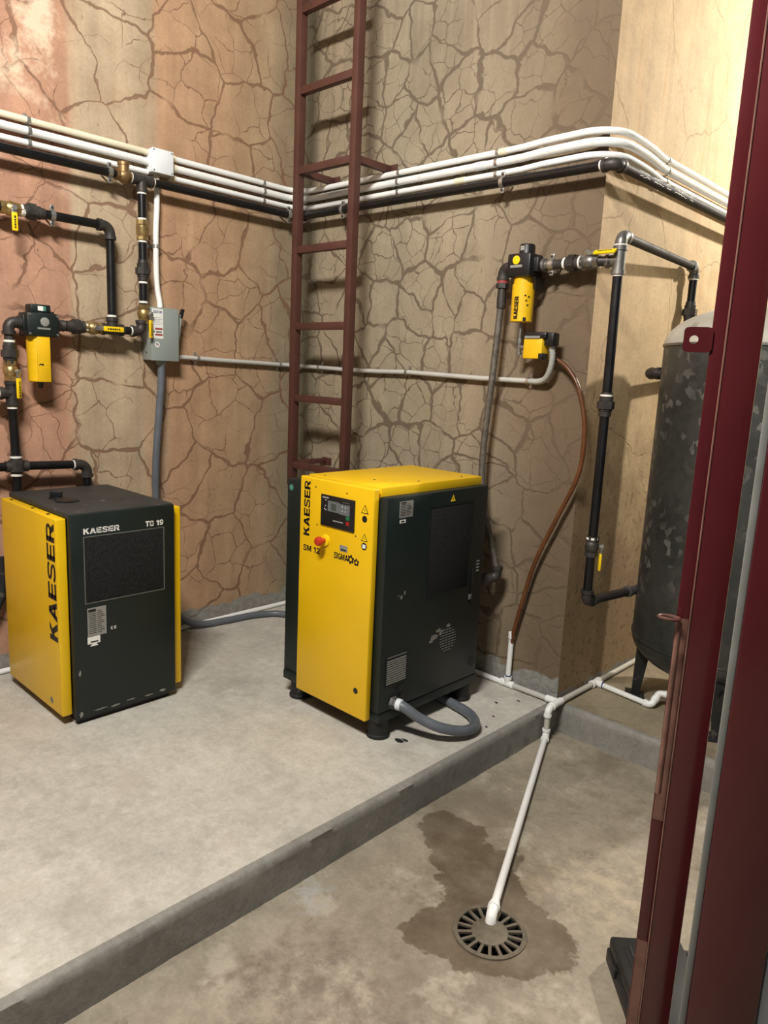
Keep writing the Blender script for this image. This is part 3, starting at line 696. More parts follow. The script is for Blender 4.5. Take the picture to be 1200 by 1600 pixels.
def strap(p, axis, wall, r, dist, label, group):
    """two-hole conduit strap lying on the wall"""
    p = V(p); ax = V(axis).normalized(); w = V(wall).normalized(); u = ax.cross(w)
    m = MB(); n = 10; pts = []
    for k in range(n + 1):
        a = PI * k / n; pts.append(u * math.cos(a) * (r + .002) - w * math.sin(a) * (r + .002))
    line = [u * (r + .002) + w * dist * .97] + pts + [-u * (r + .002) + w * dist * .97]
    vs = []; fs = []
    for q in line:
        for s in (-1, 1):
            for k in (0, .0015): vs.append(p + q + (q.normalized() * k) + ax * s * .008)
    for i in range(len(line) - 1):
        b = i * 4; fs += [(b, b + 2, b + 6, b + 4), (b + 1, b + 5, b + 7, b + 3), (b, b + 4, b + 5, b + 1), (b + 2, b + 3, b + 7, b + 6)]
    m.add(vs, fs)
    for s in (-1, 1): m.obox(p + u * s * (r + .011) + w * (dist - .0015), ax, u, w, (.008, .010, .0014)).lathe(p + u * s * (r + .012) + w * (dist - .003), -w, [(0, .005), (.003, .004)], 8)
    o = m.build('conduit_strap', M_zinc); tag(o, label, 'strap', group); return o

# ------------------------------------------------------------------ black compressed-air header round the walls
R1 = .0205; HD = .085; HZ = 2.425
t = thing('air_header_pipe', (HD, -1.1, HZ), 'long black steel air pipe running round the walls under the white conduits', 'pipe')
pipe(t, (HD, -2.7, HZ), (HD, -1.235, HZ), R1)
MB().lathe((HD, -1.188, HZ), Y, [(-.044, .027), (-.026, .027)], 8).lathe((HD, -1.188, HZ), Y, [(-.026, .024), (-.010, .034), (.012, .034), (.024, .024)], 18).lathe((HD, -1.188, HZ), Y, [(.024, .026), (.042, .026)], 8).lathe((HD + .004, -1.192, HZ + .015), Z, [(0, .026), (.030, .026), (.032, .029), (.044, .029), (.048, .022)], 16).build('check_valve', M_bronze, t)
tee(t, (HD, -1.095, HZ), Y, -Z, R1)
tapes(t, ((HD, -1.150, HZ), Y, R1 * 1.15), ((HD, -1.034, HZ), Y, R1))
pipe(t, (HD, -1.05, HZ), (HD, -.13, HZ), R1)
elbow(t, (HD, -HD, HZ), -Y, X, R1)
pipe(t, (.13, -HD, HZ), (W + HD - .05, -HD, HZ), R1)
tapes(t, ((W + HD - .062, -HD, HZ), X, R1), ((W + HD, -HD + .062, HZ), Y, R1))
elbow(t, (W + HD, -HD, HZ), -X, Y, R1)
pp = pipe(t, (W + HD, -.04, HZ), (W + HD, 3.2, HZ), R1, M_blackmatt)
rnd = random.Random(3)
for (a, b) in ((.10, .20), (.24, .34), (.37, .42), (.46, .60), (.64, .68)):       # torn remains of a paper wrap
    m = MB(); n = 8; row = []
    for i in range(n + 1):
        y = a + (b - a) * i / n; row.append((y, rnd.uniform(-.60, -.30), rnd.uniform(.35, .80)))
    for (y, q0, q1) in row:
        for q in (q0, q1): m.v.append(V((W + HD + (R1 + .0006) * math.cos(q), y, HZ + (R1 + .0006) * math.sin(q))))
    m.f = [(2 * i, 2 * i + 1, 2 * i + 3, 2 * i + 2) for i in range(n)]
    m.build('paper_remnant', M_tape, pp)
G1 = 'zinc clamps on the long black air pipe'
for (p, ax, wl, pl_) in (((HD, -1.262, HZ), Y, -X, 'beside the bronze check valve'), ((HD, -.165, HZ), Y, -X, 'in the corner behind the ladder'), ((.47, -HD, HZ), X, Y, 'between the two ladder rails'), ((1.548, -HD, HZ), X, Y, 'on the wall above the lettered filter')):
    pipe_clamp(p, ax, Z, wl, R1, HD, 'zinc clamp on the long black air pipe ' + pl_, G1)

# drop pipe from the header to the filter loop
x = HD
t = thing('drop_pipe', (x, -1.095, 1.69), 'black drop pipe with brass check valve and union above the filter line', 'pipe')
pipe(t, (x, -1.095, HZ - .050), (x, -1.095, 2.225), R1)
MB().lathe((x, -1.095, 2.19), Z, [(-.050, .029), (-.034, .029)], 8).lathe((x, -1.095, 2.19), Z, [(-.034, .024), (-.020, .031), (.018, .031), (.024, .026)], 16).lathe((x, -1.095, 2.19), Z, [(.024, .029), (.046, .029)], 8).build('check_valve', M_brass, t)
tapes(t, ((x, -1.095, 2.240), Z, R1), ((x, -1.095, 2.134), Z, R1), ((x, -1.095, HZ - .062), Z, R1), ((x, -1.095, 1.935), Z, R1), ((x, -1.095, 1.838), Z, R1))
pipe(t, (x, -1.095, 2.145), (x, -1.095, 2.035), R1)
union(t, (x, -1.095, 1.992), Z, R1)
pipe(t, (x, -1.095, 1.945), (x, -1.095, 1.825), R1)
ball_valve(t, (x, -1.095, 1.780), Z, V((1, .55, 0)), -Z, R1, .090)
tapes(t, ((x, -1.095, 1.737), Z, R1 * 1.1))
elbow(t, (x, -1.108, 1.690), Z, -Y, R1)

# filter loop: valves, filter, lower run
t = thing('filter_pipe', (x, -1.45, 1.69), 'black and brass pipe run carrying the wall filter above the dryer', 'pipe')
pipe(t, (x, -1.150, 1.690), (x, -1.330, 1.690), R1)
tapes(t, ((x, -1.166, 1.69), Y, R1), ((x, -1.402, 1.69), Y, R1 * 1.15), ((x, -1.266, 1.755), Z, R1))
tee(t, (x, -1.266, 1.690), Y, Z, R1)
ball_valve(t, (x, -1.365, 1.690), Y, X, Y, R1, .105, hoff=.004)
union(t, (x, -1.445, 1.690), Y, R1)
MB().lathe((x, -1.548, 1.690), Y, [(0, .030), (.020, .030), (.022, .024), (.040, .028), (.048, .022), (.06, .022)], 14).build('nipple', M_iron, t)
MB().lathe((x, -1.700, 1.690), -Y, [(0, .028), (.012, .028), (.014, .022), (.040, .022)], 14).build('nipple', M_iron, t)
elbow(t, (x, -1.757, 1.690), Y, -Z, R1)
pipe(t, (x, -1.757, 1.65), (x, -1.757, 1.595), R1, M_iron)
tapes(t, ((x, -1.757, 1.604), Z, R1 * 1.12), ((x, -1.757, 1.424), Z, R1 * 1.12), ((x, -1.757, 1.305), Z, R1), ((x, -1.757, 1.648), Z, R1 * 1.1))
union(t, (x, -1.757, 1.550), Z, R1)
ball_valve(t, (x, -1.757, 1.470), Z, V((1, .55, 0)), -Z, R1, .092)
tee(t, (x, -1.757, 1.370), Z, -Y, R1)
pipe(t, (x, -1.80, 1.370), (x, -2.3, 1.370), R1)
tapes(t, ((x, -1.816, 1.37), Y, R1))
pipe(t, (x, -1.757, 1.325), (x, -1.752, 1.075), R1)

t = thing('dryer_pipe', (x, -1.6, 1.03), 'black pipe crossing behind the dryer and bending down to it', 'pipe')
MB().cyl((x, -1.752, .985), (x, -1.752, 1.085), R1 * 1.3).cyl((x, -1.80, 1.032), (x, -1.70, 1.032), R1 * 1.3).lathe((x + .004, -1.752, 1.035), Z, [(-.026, .036), (.026, .036)], 8).build('cross_fitting', M_iron, t)
tapes(t, ((x, -1.752, 1.076), Z, R1 * 1.2), ((x, -1.752, .992), Z, R1 * 1.2), ((x, -1.482, 1.024), Y, R1 * 1.05))
pipe(t, (x, -2.4, 1.032), (x, -1.79, 1.032), R1)
pipe(t, (x, -1.71, 1.032), (x, -1.46, 1.024), R1)
elbow(t, (x, -1.416, 1.024), -Y, -Z, R1, R=.04)
pipe(t, (x, -1.416, .975), (x, -1.416, .62), R1)
pipe(t, (x, -1.752, .995), (x, -1.752, .60), R1)

# bypass pipe
t = thing('bypass_pipe', (x, -1.5, 2.178), 'short black pipe with yellow valve lever bending down to the filter line', 'pipe')
ball_valve(t, (x, -1.724, 2.178), Y, V((1, 0, 0)), -Z, R1, .078, hoff=-.010)
pipe(t, (x, -1.765, 2.178), (x, -2.6, 2.178), R1)
tapes(t, ((x, -1.681, 2.178), Y, R1 * 1.25), ((x, -1.672, 2.178), Y, R1 * 1.15), ((x, -1.318, 2.178), Y, R1 * 1.05))
union(t, (x, -1.632, 2.180), Y, R1)
pipe(t, (x, -1.585, 2.180), (x, -1.315, 2.178), R1)
elbow(t, (x, -1.266, 2.178), -Y, -Z, R1, R=.036)
pipe(t, (x, -1.266, 2.13), (x, -1.266, 1.738), R1)
pipe_clamp((x, -1.543, 2.180), Y, Z, -X, R1, x, 'zinc pipe clamp on the short black bypass pipe', 'zinc clamp on the bypass pipe')

# ------------------------------------------------------------------ compressed-air filters
def hexring(m, o, ax, prof, seg): return m.lathe(o, ax, prof, seg)
fx, fy = .088, -1.626
t = thing('air_filter', (fx, fy, 1.42), 'wall filter with plain yellow bowl and dark head above the dryer', 'filter')
hd_ = MB().box((fx - .050, fy - .072, 1.632), (fx + .060, fy + .072, 1.738), .010); hd_.box((fx - .030, fy - .080, 1.655), (fx + .030, fy - .06, 1.725), .006).box((fx - .030, fy + .06, 1.655), (fx + .030, fy + .080, 1.725), .006)
h = hd_.build('head', M_dark, t)
MB().box((fx - .030, fy - .046, 1.736), (fx + .036, fy + .046, 1.776), .006).box((fx - .024, fy + .046, 1.733), (fx + .024, fy + .066, 1.748), .003).build('gauge_cap', M_dark, t)
MB().box((fx + .036, fy - .014, 1.748), (fx + .038, fy + .010, 1.768)).build('gauge_window', M_white, t)
MB().box((fx + .036, fy + .010, 1.748), (fx + .038, fy + .022, 1.768)).build('gauge_band', M_teal, t)
MB().lathe((fx + .060, fy + .006, 1.698), X, [(0, .020), (.002, .020), (.003, .017)], 20).build('round_badge', M_silver, h)
MB().box((fx + .060, fy - .028, 1.664), (fx + .0612, fy + .030, 1.672)).build('name_strip', M_silver, h)
for (a, b) in ((-1, -1), (-1, 1), (1, -1), (1, 1)):
    MB().lathe((fx + .060, fy + a * .062, 1.685 + b * .042), X, [(0, .006), (.004, .006)], 6).build('bolt', M_slat, h)
MB().lathe((fx, fy - .004, 1.425), Z, [(0, .046), (.004, .049), (.20, .052), (.212, .050)], 28).build('bowl', M_yellow2, t)
MB().obox((fx + .048, fy + .000, 1.530), Y, Z, X, (.030, .104, .004), .003).build('bowl_rib', M_yellow2, t)
MB().prism([(fx + .0525, fy - .026 + a, 1.500 + b) for a, b in ((0, 0), (.010, .004), (.018, 0), (.024, .004), (.020, .010), (.012, .008), (.006, .010))], (.0006, 0, 0)).build('bowl_scuff', M_ink, t)
MB().lathe((fx, fy, 1.396), Z, [(0, .008), (.008, .012), (.020, .014), (.030, .020)], 12).build('drain_nipple', M_iron, t)

fx, fy = 1.716, -.100
t = thing('air_filter', (fx, fy, 1.79), 'wall filter with lettered yellow bowl and black head beside the pillar edge', 'filter')
h = MB().box((fx - .060, fy - .060, 1.990), (fx + .062, fy + .052, 2.092), .010).box((fx - .075, fy - .030, 2.012), (fx - .05, fy + .030, 2.076), .006).box((fx + .05, fy - .030, 2.012), (fx + .085, fy + .030, 2.076), .006).build('head', M_black, t)
MB().lathe((fx + .004, fy, 2.090), Z, [(0, .040), (.008, .036), (.040, .035), (.046, .031)], 20).build('gauge_cap', M_black, t)
MB().box((fx - .008, fy - .0375, 2.106), (fx + .012, fy - .034, 2.126)).build('gauge_window', M_silver, t)
MB().lathe((fx - .010, fy - .060, 2.062), -Y, [(0, .019), (.002, .019), (.003, .015)], 20).build('round_badge', M_handle, h)
MB().box((fx - .040, fy - .0612, 2.030), (fx + .022, fy - .060, 2.041)).build('name_strip', M_silver, h)
MB().prism([(fx + .062, fy - .03, 1.99), (fx + .062, fy + .05, 1.99), (fx + .05, fy + .05, 1.94), (fx + .05, fy - .0, 1.94)], (.015, 0, 0)).build('head_bracket', M_black, t)
MB().lathe((fx, fy, 1.795), Z, [(0, .047), (.003, .050), (.165, .051), (.168, .046), (.196, .046)], 24).build('bowl', M_yellow2, t)
block('KAESER', (fx + .012, fy - .0525, 1.808), Z, -X, .021, .098, th=.001).build('lettering', M_ink, t)
for i, (x_, z_) in enumerate(((.038, 1.806), (.044, 1.868), (.040, 1.888), (.046, 1.905), (.036, 1.91))):
    q = math.asin(x_ / .0515); MB().obox((fx + .0515 * math.sin(q), fy - .0515 * math.cos(q), z_), V((math.cos(q), math.sin(q), 0)), Z, V((math.sin(q), -math.cos(q), 0)), (.004 if i else .007, .003 if i else .008, .0006)).build('bowl_scuff', M_ink, t)

# condensate drain under it
t = thing('condensate_drain', (1.81, -.100, 1.63), 'small yellow condensate drain with a black cap below the lettered filter', 'drain valve')
MB().cyl((fx, fy, 1.796), (fx, fy, 1.715), .0075, 12).lathe((fx, fy, 1.700), Z, [(0, .012), (.022, .012)], 6).build('drain_rod', M_galv, t)
MB().cyl((fx, fy, 1.708), (fx, fy, 1.655), .011, 12).cyl((fx, fy, 1.682), (1.765, fy, 1.682), .011, 12).lathe((1.748, fy, 1.682), X, [(0, .017), (.016, .017)], 6).lathe((fx, fy, 1.650), Z, [(0, .013), (.012, .013)], 6).build('fitting', M_galv, t)
db = MB().box((1.764, fy - .040, 1.632), (1.862, fy + .036, 1.720), .005).build('body', M_yellow2, t)
MB().box((1.764, fy - .042, 1.720), (1.880, fy + .040, 1.750), .010).box((1.858, fy - .025, 1.690), (1.908, fy + .030, 1.748), .008).build('cap', M_black, t)
MB().box((1.770, fy - .0435, 1.721), (1.850, fy - .041, 1.732)).build('cap_strip', M_silver, t)
MB().box((1.846, fy - .041, 1.630), (1.866, fy + .01, 1.656), .002).build('foot_block', M_black, t)

# ------------------------------------------------------------------ pipe run from the filter to the tank
FZ = 2.043; FYP = -.085
t = thing('tank_pipe', (2.152, -.06, .55), 'black pipe riser with yellow valve levers between lettered filter and tank', 'pipe')
MB().lathe((1.800, FYP, FZ), X, [(0, .030), (.014, .030), (.016, .022), (.06, .022)], 14).build('nipple', M_galv, t)
pipe(t, (1.85, FYP, FZ), (1.925, FYP, FZ), R1, M_iron)
tapes(t, ((1.912, FYP, FZ), X, R1 * 1.15), ((1.985, FYP, FZ), X, R1 * 1.2))
union(t, (1.948, FYP + .002, FZ), X, R1)
ball_valve(t, (2.026, FYP + .004, FZ), X, V((0, -.6, .8)), X, R1, .100, mat=M_galv)
pipe(t, (2.068, FYP + .006, FZ), (2.12, -.068, FZ), R1, M_iron)
tee(t, (2.152, -.062, FZ), Z, -X, R1, M_galv)
tapes(t, ((2.152, -.062, 2.102), Z, R1 * 1.2), ((2.152, -.062, 1.984), Z, R1), ((2.156, -.062, 1.485), Z, R1 * 1.2), ((2.156, -.062, .855), Z, R1 * 1.2), ((2.156, -.062, .606), Z, R1 * 1.15))
dh = (V((2.062, .945, 2.150)) - V((2.152, -.062, 2.142))).normalized()
elbow(t, (2.152, -.062, 2.142), -Z, dh, R1, M_galv)
pipe(t, V((2.152, -.062, 2.142)) + dh * .05, V((2.062, .945, 2.150)) - dh * .045, R1 * .95, M_blackmatt)
elbow(t, (2.062, .945, 2.150), -dh, -Z, R1, M_galv)
tapes(t, ((2.062, .945, 2.090), Z, R1 * 1.15))
pipe(t, (2.062, .945, 2.11), (2.062, .945, 1.97), R1)
union(t, (2.062, .945, 1.925), Z, R1)
pipe(t, (2.062, .945, 1.885), (2.062, .945, 1.635), R1)
dt = (V((2.100, .450, 1.595)) - V((2.062, .945, 1.595))).normalized()
elbow(t, (2.062, .945, 1.595), Z, dt, R1)
pipe(t, V((2.062, .945, 1.595)) + dt * .04, V((2.100, .450, 1.595)) - dt * .04, R1)
elbow(t, (2.100, .450, 1.595), -dt, X, R1, M_iron)
pipe(t, (2.135, .450, 1.595), (2.166, .450, 1.595), R1, M_iron)
pipe(t, (2.152, -.062, 1.995), (2.156, -.062, 1.49), R1)
union(t, (2.156, -.062, 1.447), Z, R1)
pipe(t, (2.156, -.062, 1.40), (2.157, -.062, .86), R1)
ball_valve(t, (2.157, -.062, .818), Z, V((.75, .65, 0)), -Z, R1, .080, mat=M_iron)
pipe(t, (2.157, -.062, .775), (2.157, -.062, .60), R1)
dl = (V((2.195, .40, .545)) - V((2.157, -.062, .560))).normalized()
elbow(t, (2.157, -.062, .560), Z, dl, R1)
pipe(t, V((2.157, -.062, .560)) + dl * .045, V((2.157, -.062, .560)) + dl * .36, R1 * 1.05, M_iron)
MB().lathe(V((2.157, -.062, .560)) + dl * .345, dl, [(0, .027), (.025, .029), (.028, .024), (.12, .024)], 14).build('coupling', M_galv, t)
pipe_clamp((1.845, FYP, FZ), X, Z, Y, R1, -FYP, 'zinc pipe clamp beside the black head of the lettered filter', 'zinc clamp beside the lettered filter')

# hose from filter to compressor
t = thing('braided_hose', (1.62, -.1, .56), 'braided steel hose hanging from the lettered filter to behind the compressor', 'hose')
elbow(t, (1.594, FYP - .010, FZ), X, -Z, R1, M_iron)
MB().lathe((1.594, FYP - .010, FZ - .055), -Z, [(0, .026), (.014, .026)], 16).build('red_collar', M_redprint, t)
MB().lathe((1.594, FYP - .010, FZ - .070), -Z, [(0, .030), (.022, .030)], 6).lathe((1.594, FYP - .010, FZ - .092), -Z, [(0, .020), (.05, .022), (.09, .021)], 14).build('hose_end', M_iron, t)
hp_ = smooth([(1.593, -.095, FZ - .16), (1.586, -.095, 1.75), (1.574, -.10, 1.50), (1.556, -.10, 1.262), (1.556, -.10, 1.06), (1.585, -.10, .90), (1.640, -.10, .74), (1.682, -.10, .620)], 8)
MB().tube(hp_, .0165, 14).build('hose', M_braid, t)
elbow(t, (1.690, -.105, .575), Z, V((-.55, -.83, -.08)), R1, M_iron)
MB().cyl(V((1.690, -.105, .575)) + V((-.55, -.83, -.08)).normalized() * .04, (1.632, -.195, .563), R1 * 1.05).lathe((1.655, -.158, .567), V((-.55, -.83, -.08)), [(-.015, .030), (.012, .030)], 6).build('hose_coupling', M_iron, t)

# brown drain tube
bt = smooth([(1.852, -.066, 1.640), (1.884, -.046, 1.634), (1.952, -.046, 1.590), (2.016, -.05, 1.501), (2.060, -.05, 1.335), (2.052, -.05, 1.133), (1.962, -.05, .911), (1.864, -.048, .675), (1.803, -.042, .435), (1.768, -.035, .285), (1.757, -.030, .22)], 8)
tag(MB().tube(bt, .0105, 12).build('drain_tube', M_browntube), 'brown stained plastic tube curving from yellow drain to white pipe', 'tube')

# ------------------------------------------------------------------ white drain pipes at the foot of the walls
RP = .0135; PX = W + .027
t = thing('drain_pipe', (1.9, -.03, 0), 'thin white drain pipe along the wall foot and across to the floor drain', 'pipe')
pipe(t, (.15, -.030, .016), (1.715, -.030, .016), RP, M_pvc)
tee(t, (1.755, -.030, .018), X, Z, RP, M_pvc, .036)
pipe(t, (1.755, -.030, .05), (1.757, -.030, .285), RP, M_pvc)
MB().cyl((1.757, -.030, .262), (1.757, -.030, .292), RP * 1.25).build('coupling', M_pvc, t)
MB().ring((1.755, -.030, .062), Z, RP, RP * 1.15, .006).build('blue_mark', M_blue, t)
pipe(t, (1.79, -.030, .018), (2.02, -.032, .020), RP, M_pvcgrey)
MB().cyl((PX, -.032, .021), (1.985, -.032, .021), RP * 1.3).cyl((PX, -.10, .021), (PX, -.005, .021), RP * 1.32).build('corner_tee', M_pvc, t)
elbow(t, (PX + .004, -.128, .021), Y, -Z, RP, M_pvc, R=.024)
pipe(t, (PX, -.02, .021), (PX, .300, .018), RP, M_pvcgrey)
tee(t, (PX, .335, .018), Y, X, RP, M_pvc, .036)
MB().ring((PX + .045, .333, .018), X, RP, RP * 1.2, .006).build('blue_mark', M_blue, t)
pipe(t, (PX, .37, .018), (PX, 1.5, .016), RP, M_pvcgrey)
pipe(t, (PX + .03, .333, .018), (2.325, .300, .018), RP, M_pvc)
elbow(t, (2.365, .296, .018), V((-1, .1, 0)), V((.1, .6, .55)), RP, M_pvc, R=.02)
elbow(t, (2.374, .350, .066), V((-.1, -.6, -.55)), V((.9, .45, .02)), RP, M_pvc, R=.02)
pipe(t, (2.39, .358, .068), (2.55, .44, .072), RP, M_pvc)
pipe(t, (2.55, .535, .06), (2.55, .44, .072), RP, M_pvc)
pipe(t, (PX + .004, -.128, -.005), (PX + .004, -.128, -.085), RP, M_pvcgrey)
df = (V((2.571, -1.290, -.119)) - V((PX + .004, -.128, -.119))).normalized()
elbow(t, (PX + .004, -.128, -.119), Z, df, RP, M_pvc, R=.02)
pipe(t, V((PX + .004, -.128, -.119)) + df * .025, V((2.571, -1.290, -.119)) - df * .02, RP, M_pvc)
MB().cyl(V((2.571, -1.290, -.119)) - df * .060, V((2.571, -1.290, -.119)) - df * .018, RP * 1.22).build('coupling', M_pvc, t)
elbow(t, (2.571, -1.290, -.119), -df, V((.12, -.25, -1)), RP * 1.05, M_pvc, R=.026)

t = thing('drain_pipe', (.02, -1.0, 0), 'thin white drain pipe on the floor along the terracotta wall', 'pipe')
pipe(t, (.020, -2.6, .015), (.020, -.06, .015), RP, M_pvc)

# ------------------------------------------------------------------ white electrical conduits
CZ = [(2.576, .0145, M_cream, 'upper cream'), (2.530, .0180, M_pvc, 'thick middle white'), (2.480, .0145, M_pvc, 'lower white')]
for (z, r, m_, nm) in CZ:
    d = .022 + r
    o = MB().tube([(d, -2.7, z), (d, -1.036, z)], r, 16).build('conduit', m_)
    tag(o, nm + ' conduit on the terracotta wall ending at the junction box', 'conduit')
    dc = .060 + (r - .0145)
    path = fillet([(d, -.918, z), (d, -d, z), (1.45, -d, z)], .13, 10)
    path += [V((1.62, -d - .004, z)), V((1.74, -dc + .003, z + .001))]
    path += fillet([(1.80, -dc, z + .001), (W + dc, -dc, z + .004), (W + dc, .20, z)], .15, 12) + [V((W + dc - .006, .30, z - .001)), V((W + d, .45, z - .003)), V((W + d, 3.2, z - .003))]
    t = thing('conduit', (d, -.918, z), nm + ' conduit from the junction box round corner and pillar', 'conduit')
    MB().tube(path, r, 16).build('pipe', m_ if m_ is not M_cream else M_pvc, t)
    for xx in ((1.47 - .12 * CZ.index((z, r, m_, nm))),): MB().cyl((xx, -d, z), (xx + .06, -d, z), r * 1.12).build('coupling', M_cream if r < .016 else M_boxwhite, t)
    MB().cyl((d, -.915, z), (d, -.880, z), r * 1.15).build('coupling', M_cream, t)
for (z, r, m_, nm) in CZ:
    d = .022 + r
    for (p, ax, wl, dd, pl_) in (((d, -1.615, z), Y, -X, d, 'on the terracotta wall'), ((d, -.315, z), Y, -X, d, 'near the room corner'), ((.845, -d, z), X, Y, d, 'beside the ladder bracket'), ((1.475, -d, z), X, Y, d, 'above the black pipe clamp'), ((W + d, .50, z - .003), Y, -X, d, 'on the cream pillar wall')):
        strap(p, ax, wl, r, dd, 'zinc strap on the ' + nm + ' conduit ' + pl_, 'zinc straps on the three wall conduits')
t = thing('junction_box', (.045, -.977, 2.48), 'small white junction box joining the wall conduits', 'junction box')
MB().box((.003, -1.035, 2.480), (.076, -.919, 2.592), .004).build('box', M_boxwhite, t)
ld = MB().box((.076, -1.037, 2.478), (.088, -.917, 2.594), .004).build('lid', M_boxwhite, t)
for (a, b) in ((-1.027, 2.488), (-.927, 2.488), (-.927, 2.584), (-1.027, 2.584)): MB().lathe((.088, a, b), X, [(0, .0045), (.0012, .004)], 8).build('screw', M_slat, ld)
MB().cyl((.034, -.985, 2.480), (.034, -.985, 2.435), .0165).build('outlet', M_cream, t)
o = MB().tube(smooth([(.034, -.985, 2.434), (.034, -.984, 2.40), (.036, -.986, 2.32), (.036, -.993, 2.20), (.036, -.994, 2.05), (.036, -.990, 1.93), (.040, -.980, 1.86), (.044, -.978, 1.822)], 6), .0145, 16).build('conduit', M_pvc)
tag(o, 'white conduit dropping from the junction box to the grey switch', 'conduit')
strap((.036, -.9935, 2.130), Z, -X, .0145, .036, 'small zinc strap on the white conduit above the grey switch', 'zinc strap above the switch')
# safety switch
t = thing('safety_switch', (.05, -.98, 1.55), 'grey wall safety switch with side lever and paper label', 'switch')
s0, s1, z0, z1, sxf = -1.062, -.901, 1.550, 1.818, .100
MB().box((.004, s0 + .002, z0), (sxf - .006, s1 - .002, z1), .003).build('enclosure', M_switch, t)
cv = MB().box((sxf - .008, s0, z0 - .002), (sxf, s1, z1 + .002), .003).build('cover', M_switch, t)
lbp = MB().box((sxf, s0 + .006, 1.662), (sxf + .0008, s0 + .068, 1.812)).build('paper_label', M_white, cv)
block('EATON', (sxf + .0008, s0 + .014, 1.790), Y, Z, .013, .046).build('lettering', M_blue, cv)
m = MB()
for i, l in enumerate((.044, .050, .038, .050, .042)): m.box((sxf + .0006, s0 + .012, 1.766 - i * .0085), (sxf + .0014, s0 + .012 + l, 1.7675 - i * .0085))
m.build('label_print', M_slat, cv)
MB().box((sxf + .0006, s0 + .022, 1.706), (sxf + .0014, s0 + .064, 1.716)).box((sxf + .0006, s0 + .022, 1.676), (sxf + .0014, s0 + .064, 1.686)).build('label_band', M_redprint, cv)
MB().lathe((sxf + .0006, s0 + .016, 1.696), X, [(0, .004), (.0009, .004)], 10).box((sxf + .0006, s0 + .026, 1.692), (sxf + .0014, s0 + .060, 1.698)).build('label_mark', M_ink, cv)
MB().lathe((sxf, s0 + .034, 1.630), X, [(0, .014), (.0008, .014)], 22).build('round_sticker', M_white, cv)
MB().box((sxf + .0006, s0 + .026, 1.630), (sxf + .0014, s0 + .034, 1.637)).build('flag_corner', M_blue, cv)
for i in range(3): MB().box((sxf + .0006, s0 + (.034 if i else .026), 1.624 + i * .005), (sxf + .0014, s0 + .043, 1.6262 + i * .005)).build('flag_stripe', M_redprint, cv)
MB().lathe((sxf - .05, s0 + .002, 1.595), -Y, [(0, .006), (.006, .005)], 8).build('latch_screw', M_zinc, t)
MB().box((.038, s1 - .004, 1.655), (.086, s1 + .012, 1.772), .004).build('lever_bracket', M_switch, t)
MB().obox((.070, s1 + .020, 1.735), V((0, .12, .99)), V((0, .99, -.12)), X, (.060, .006, .010), .002).build('lever_arm', M_switch, t)
MB().obox((.070, s1 + .034, 1.800), V((0, .30, .95)), V((0, .95, -.30)), X, (.026, .008, .011), .003).build('lever_grip', M_black, t)
MB().lathe((.052, -.980, z0), -Z, [(-.002, .028), (.012, .028), (.014, .024), (.026, .024)], 14).build('gland', M_switch, t)
# conduit from the switch across both walls to the drain, flexible tail
CG = .0125; dg = .026
t = thing('conduit', (dg, -.9, 1.56), 'light grey conduit from the switch across both walls to the drain', 'conduit')
path = [V((dg, s1, 1.573)), V((dg, -.80, 1.572)), V((dg, -.55, 1.566)), V((dg, -.28, 1.562))] + fillet([(dg, -.20, 1.560), (dg, -dg, 1.558), (.30, -dg, 1.552)], .10, 8) + [V((.50, -dg, 1.545)), V((.75, -dg, 1.545)), V((.96, -dg, 1.548)), V((1.20, -dg, 1.541)), V((1.45, -dg, 1.534)), V((1.745, -dg, 1.531))]
MB().tube(path, CG, 14).build('pipe', M_greycond, t)
fp_ = smooth([(1.745, -dg, 1.531), (1.79, -.030, 1.531), (1.835, -.045, 1.545), (1.868, -.065, 1.585), (1.884, -.080, 1.640), (1.884, -.094, 1.692)], 8)
MB().tube(fp_, CG, 14, True, [CG * (1.22 if i % 2 else .95) for i in range(len(fp_))]).build('corrugated_tail', M_corr, t, angle=80)
for (p, ax, wl, pl_) in (((dg, -.742, 1.571), Y, -X, 'beside the grey switch'), ((dg, -.165, 1.559), Y, -X, 'in the room corner'), ((.24, -dg, 1.553), X, Y, 'behind the ladder rails'), ((.958, -dg, 1.548), X, Y, 'between ladder and braided hose'), ((1.732, -dg, 1.531), X, Y, 'at the corrugated tail')):
    strap(p, ax, wl, CG, dg, 'zinc strap on the light grey conduit ' + pl_, 'zinc straps on the light grey conduit')
# flexible conduit down from the switch and over to the compressor
pth = smooth([(.052, -.980, z0 - .026), (.054, -.984, 1.42), (.056, -1.000, 1.25), (.060, -1.020, 1.05), (.060, -1.026, .85), (.060, -1.02, .60), (.062, -.99, .36), (.060, -.93, .17), (.060, -.84, .065), (.072, -.73, .027), (.094, -.56, .023), (.118, -.386, .022), (.20, -.25, .022), (.40, -.20, .022), (.80, -.19, .022)], 8)
tag(MB().tube(pth, .0195, 14).build('flexible_conduit', M_liquid), 'dark grey flexible conduit from the switch bottom down to the floor', 'conduit')
# dark hose behind the dryer
tag(MB().tube(smooth([(.060, -2.35, .42), (.062, -2.10, .30), (.062, -1.94, .29), (.060, -1.86, .36), (.058, -1.83, .46), (.058, -1.83, .60)], 8), .018, 12).build('rubber_hose', M_rubber), 'black rubber hose hanging low on the wall behind the dryer', 'hose')

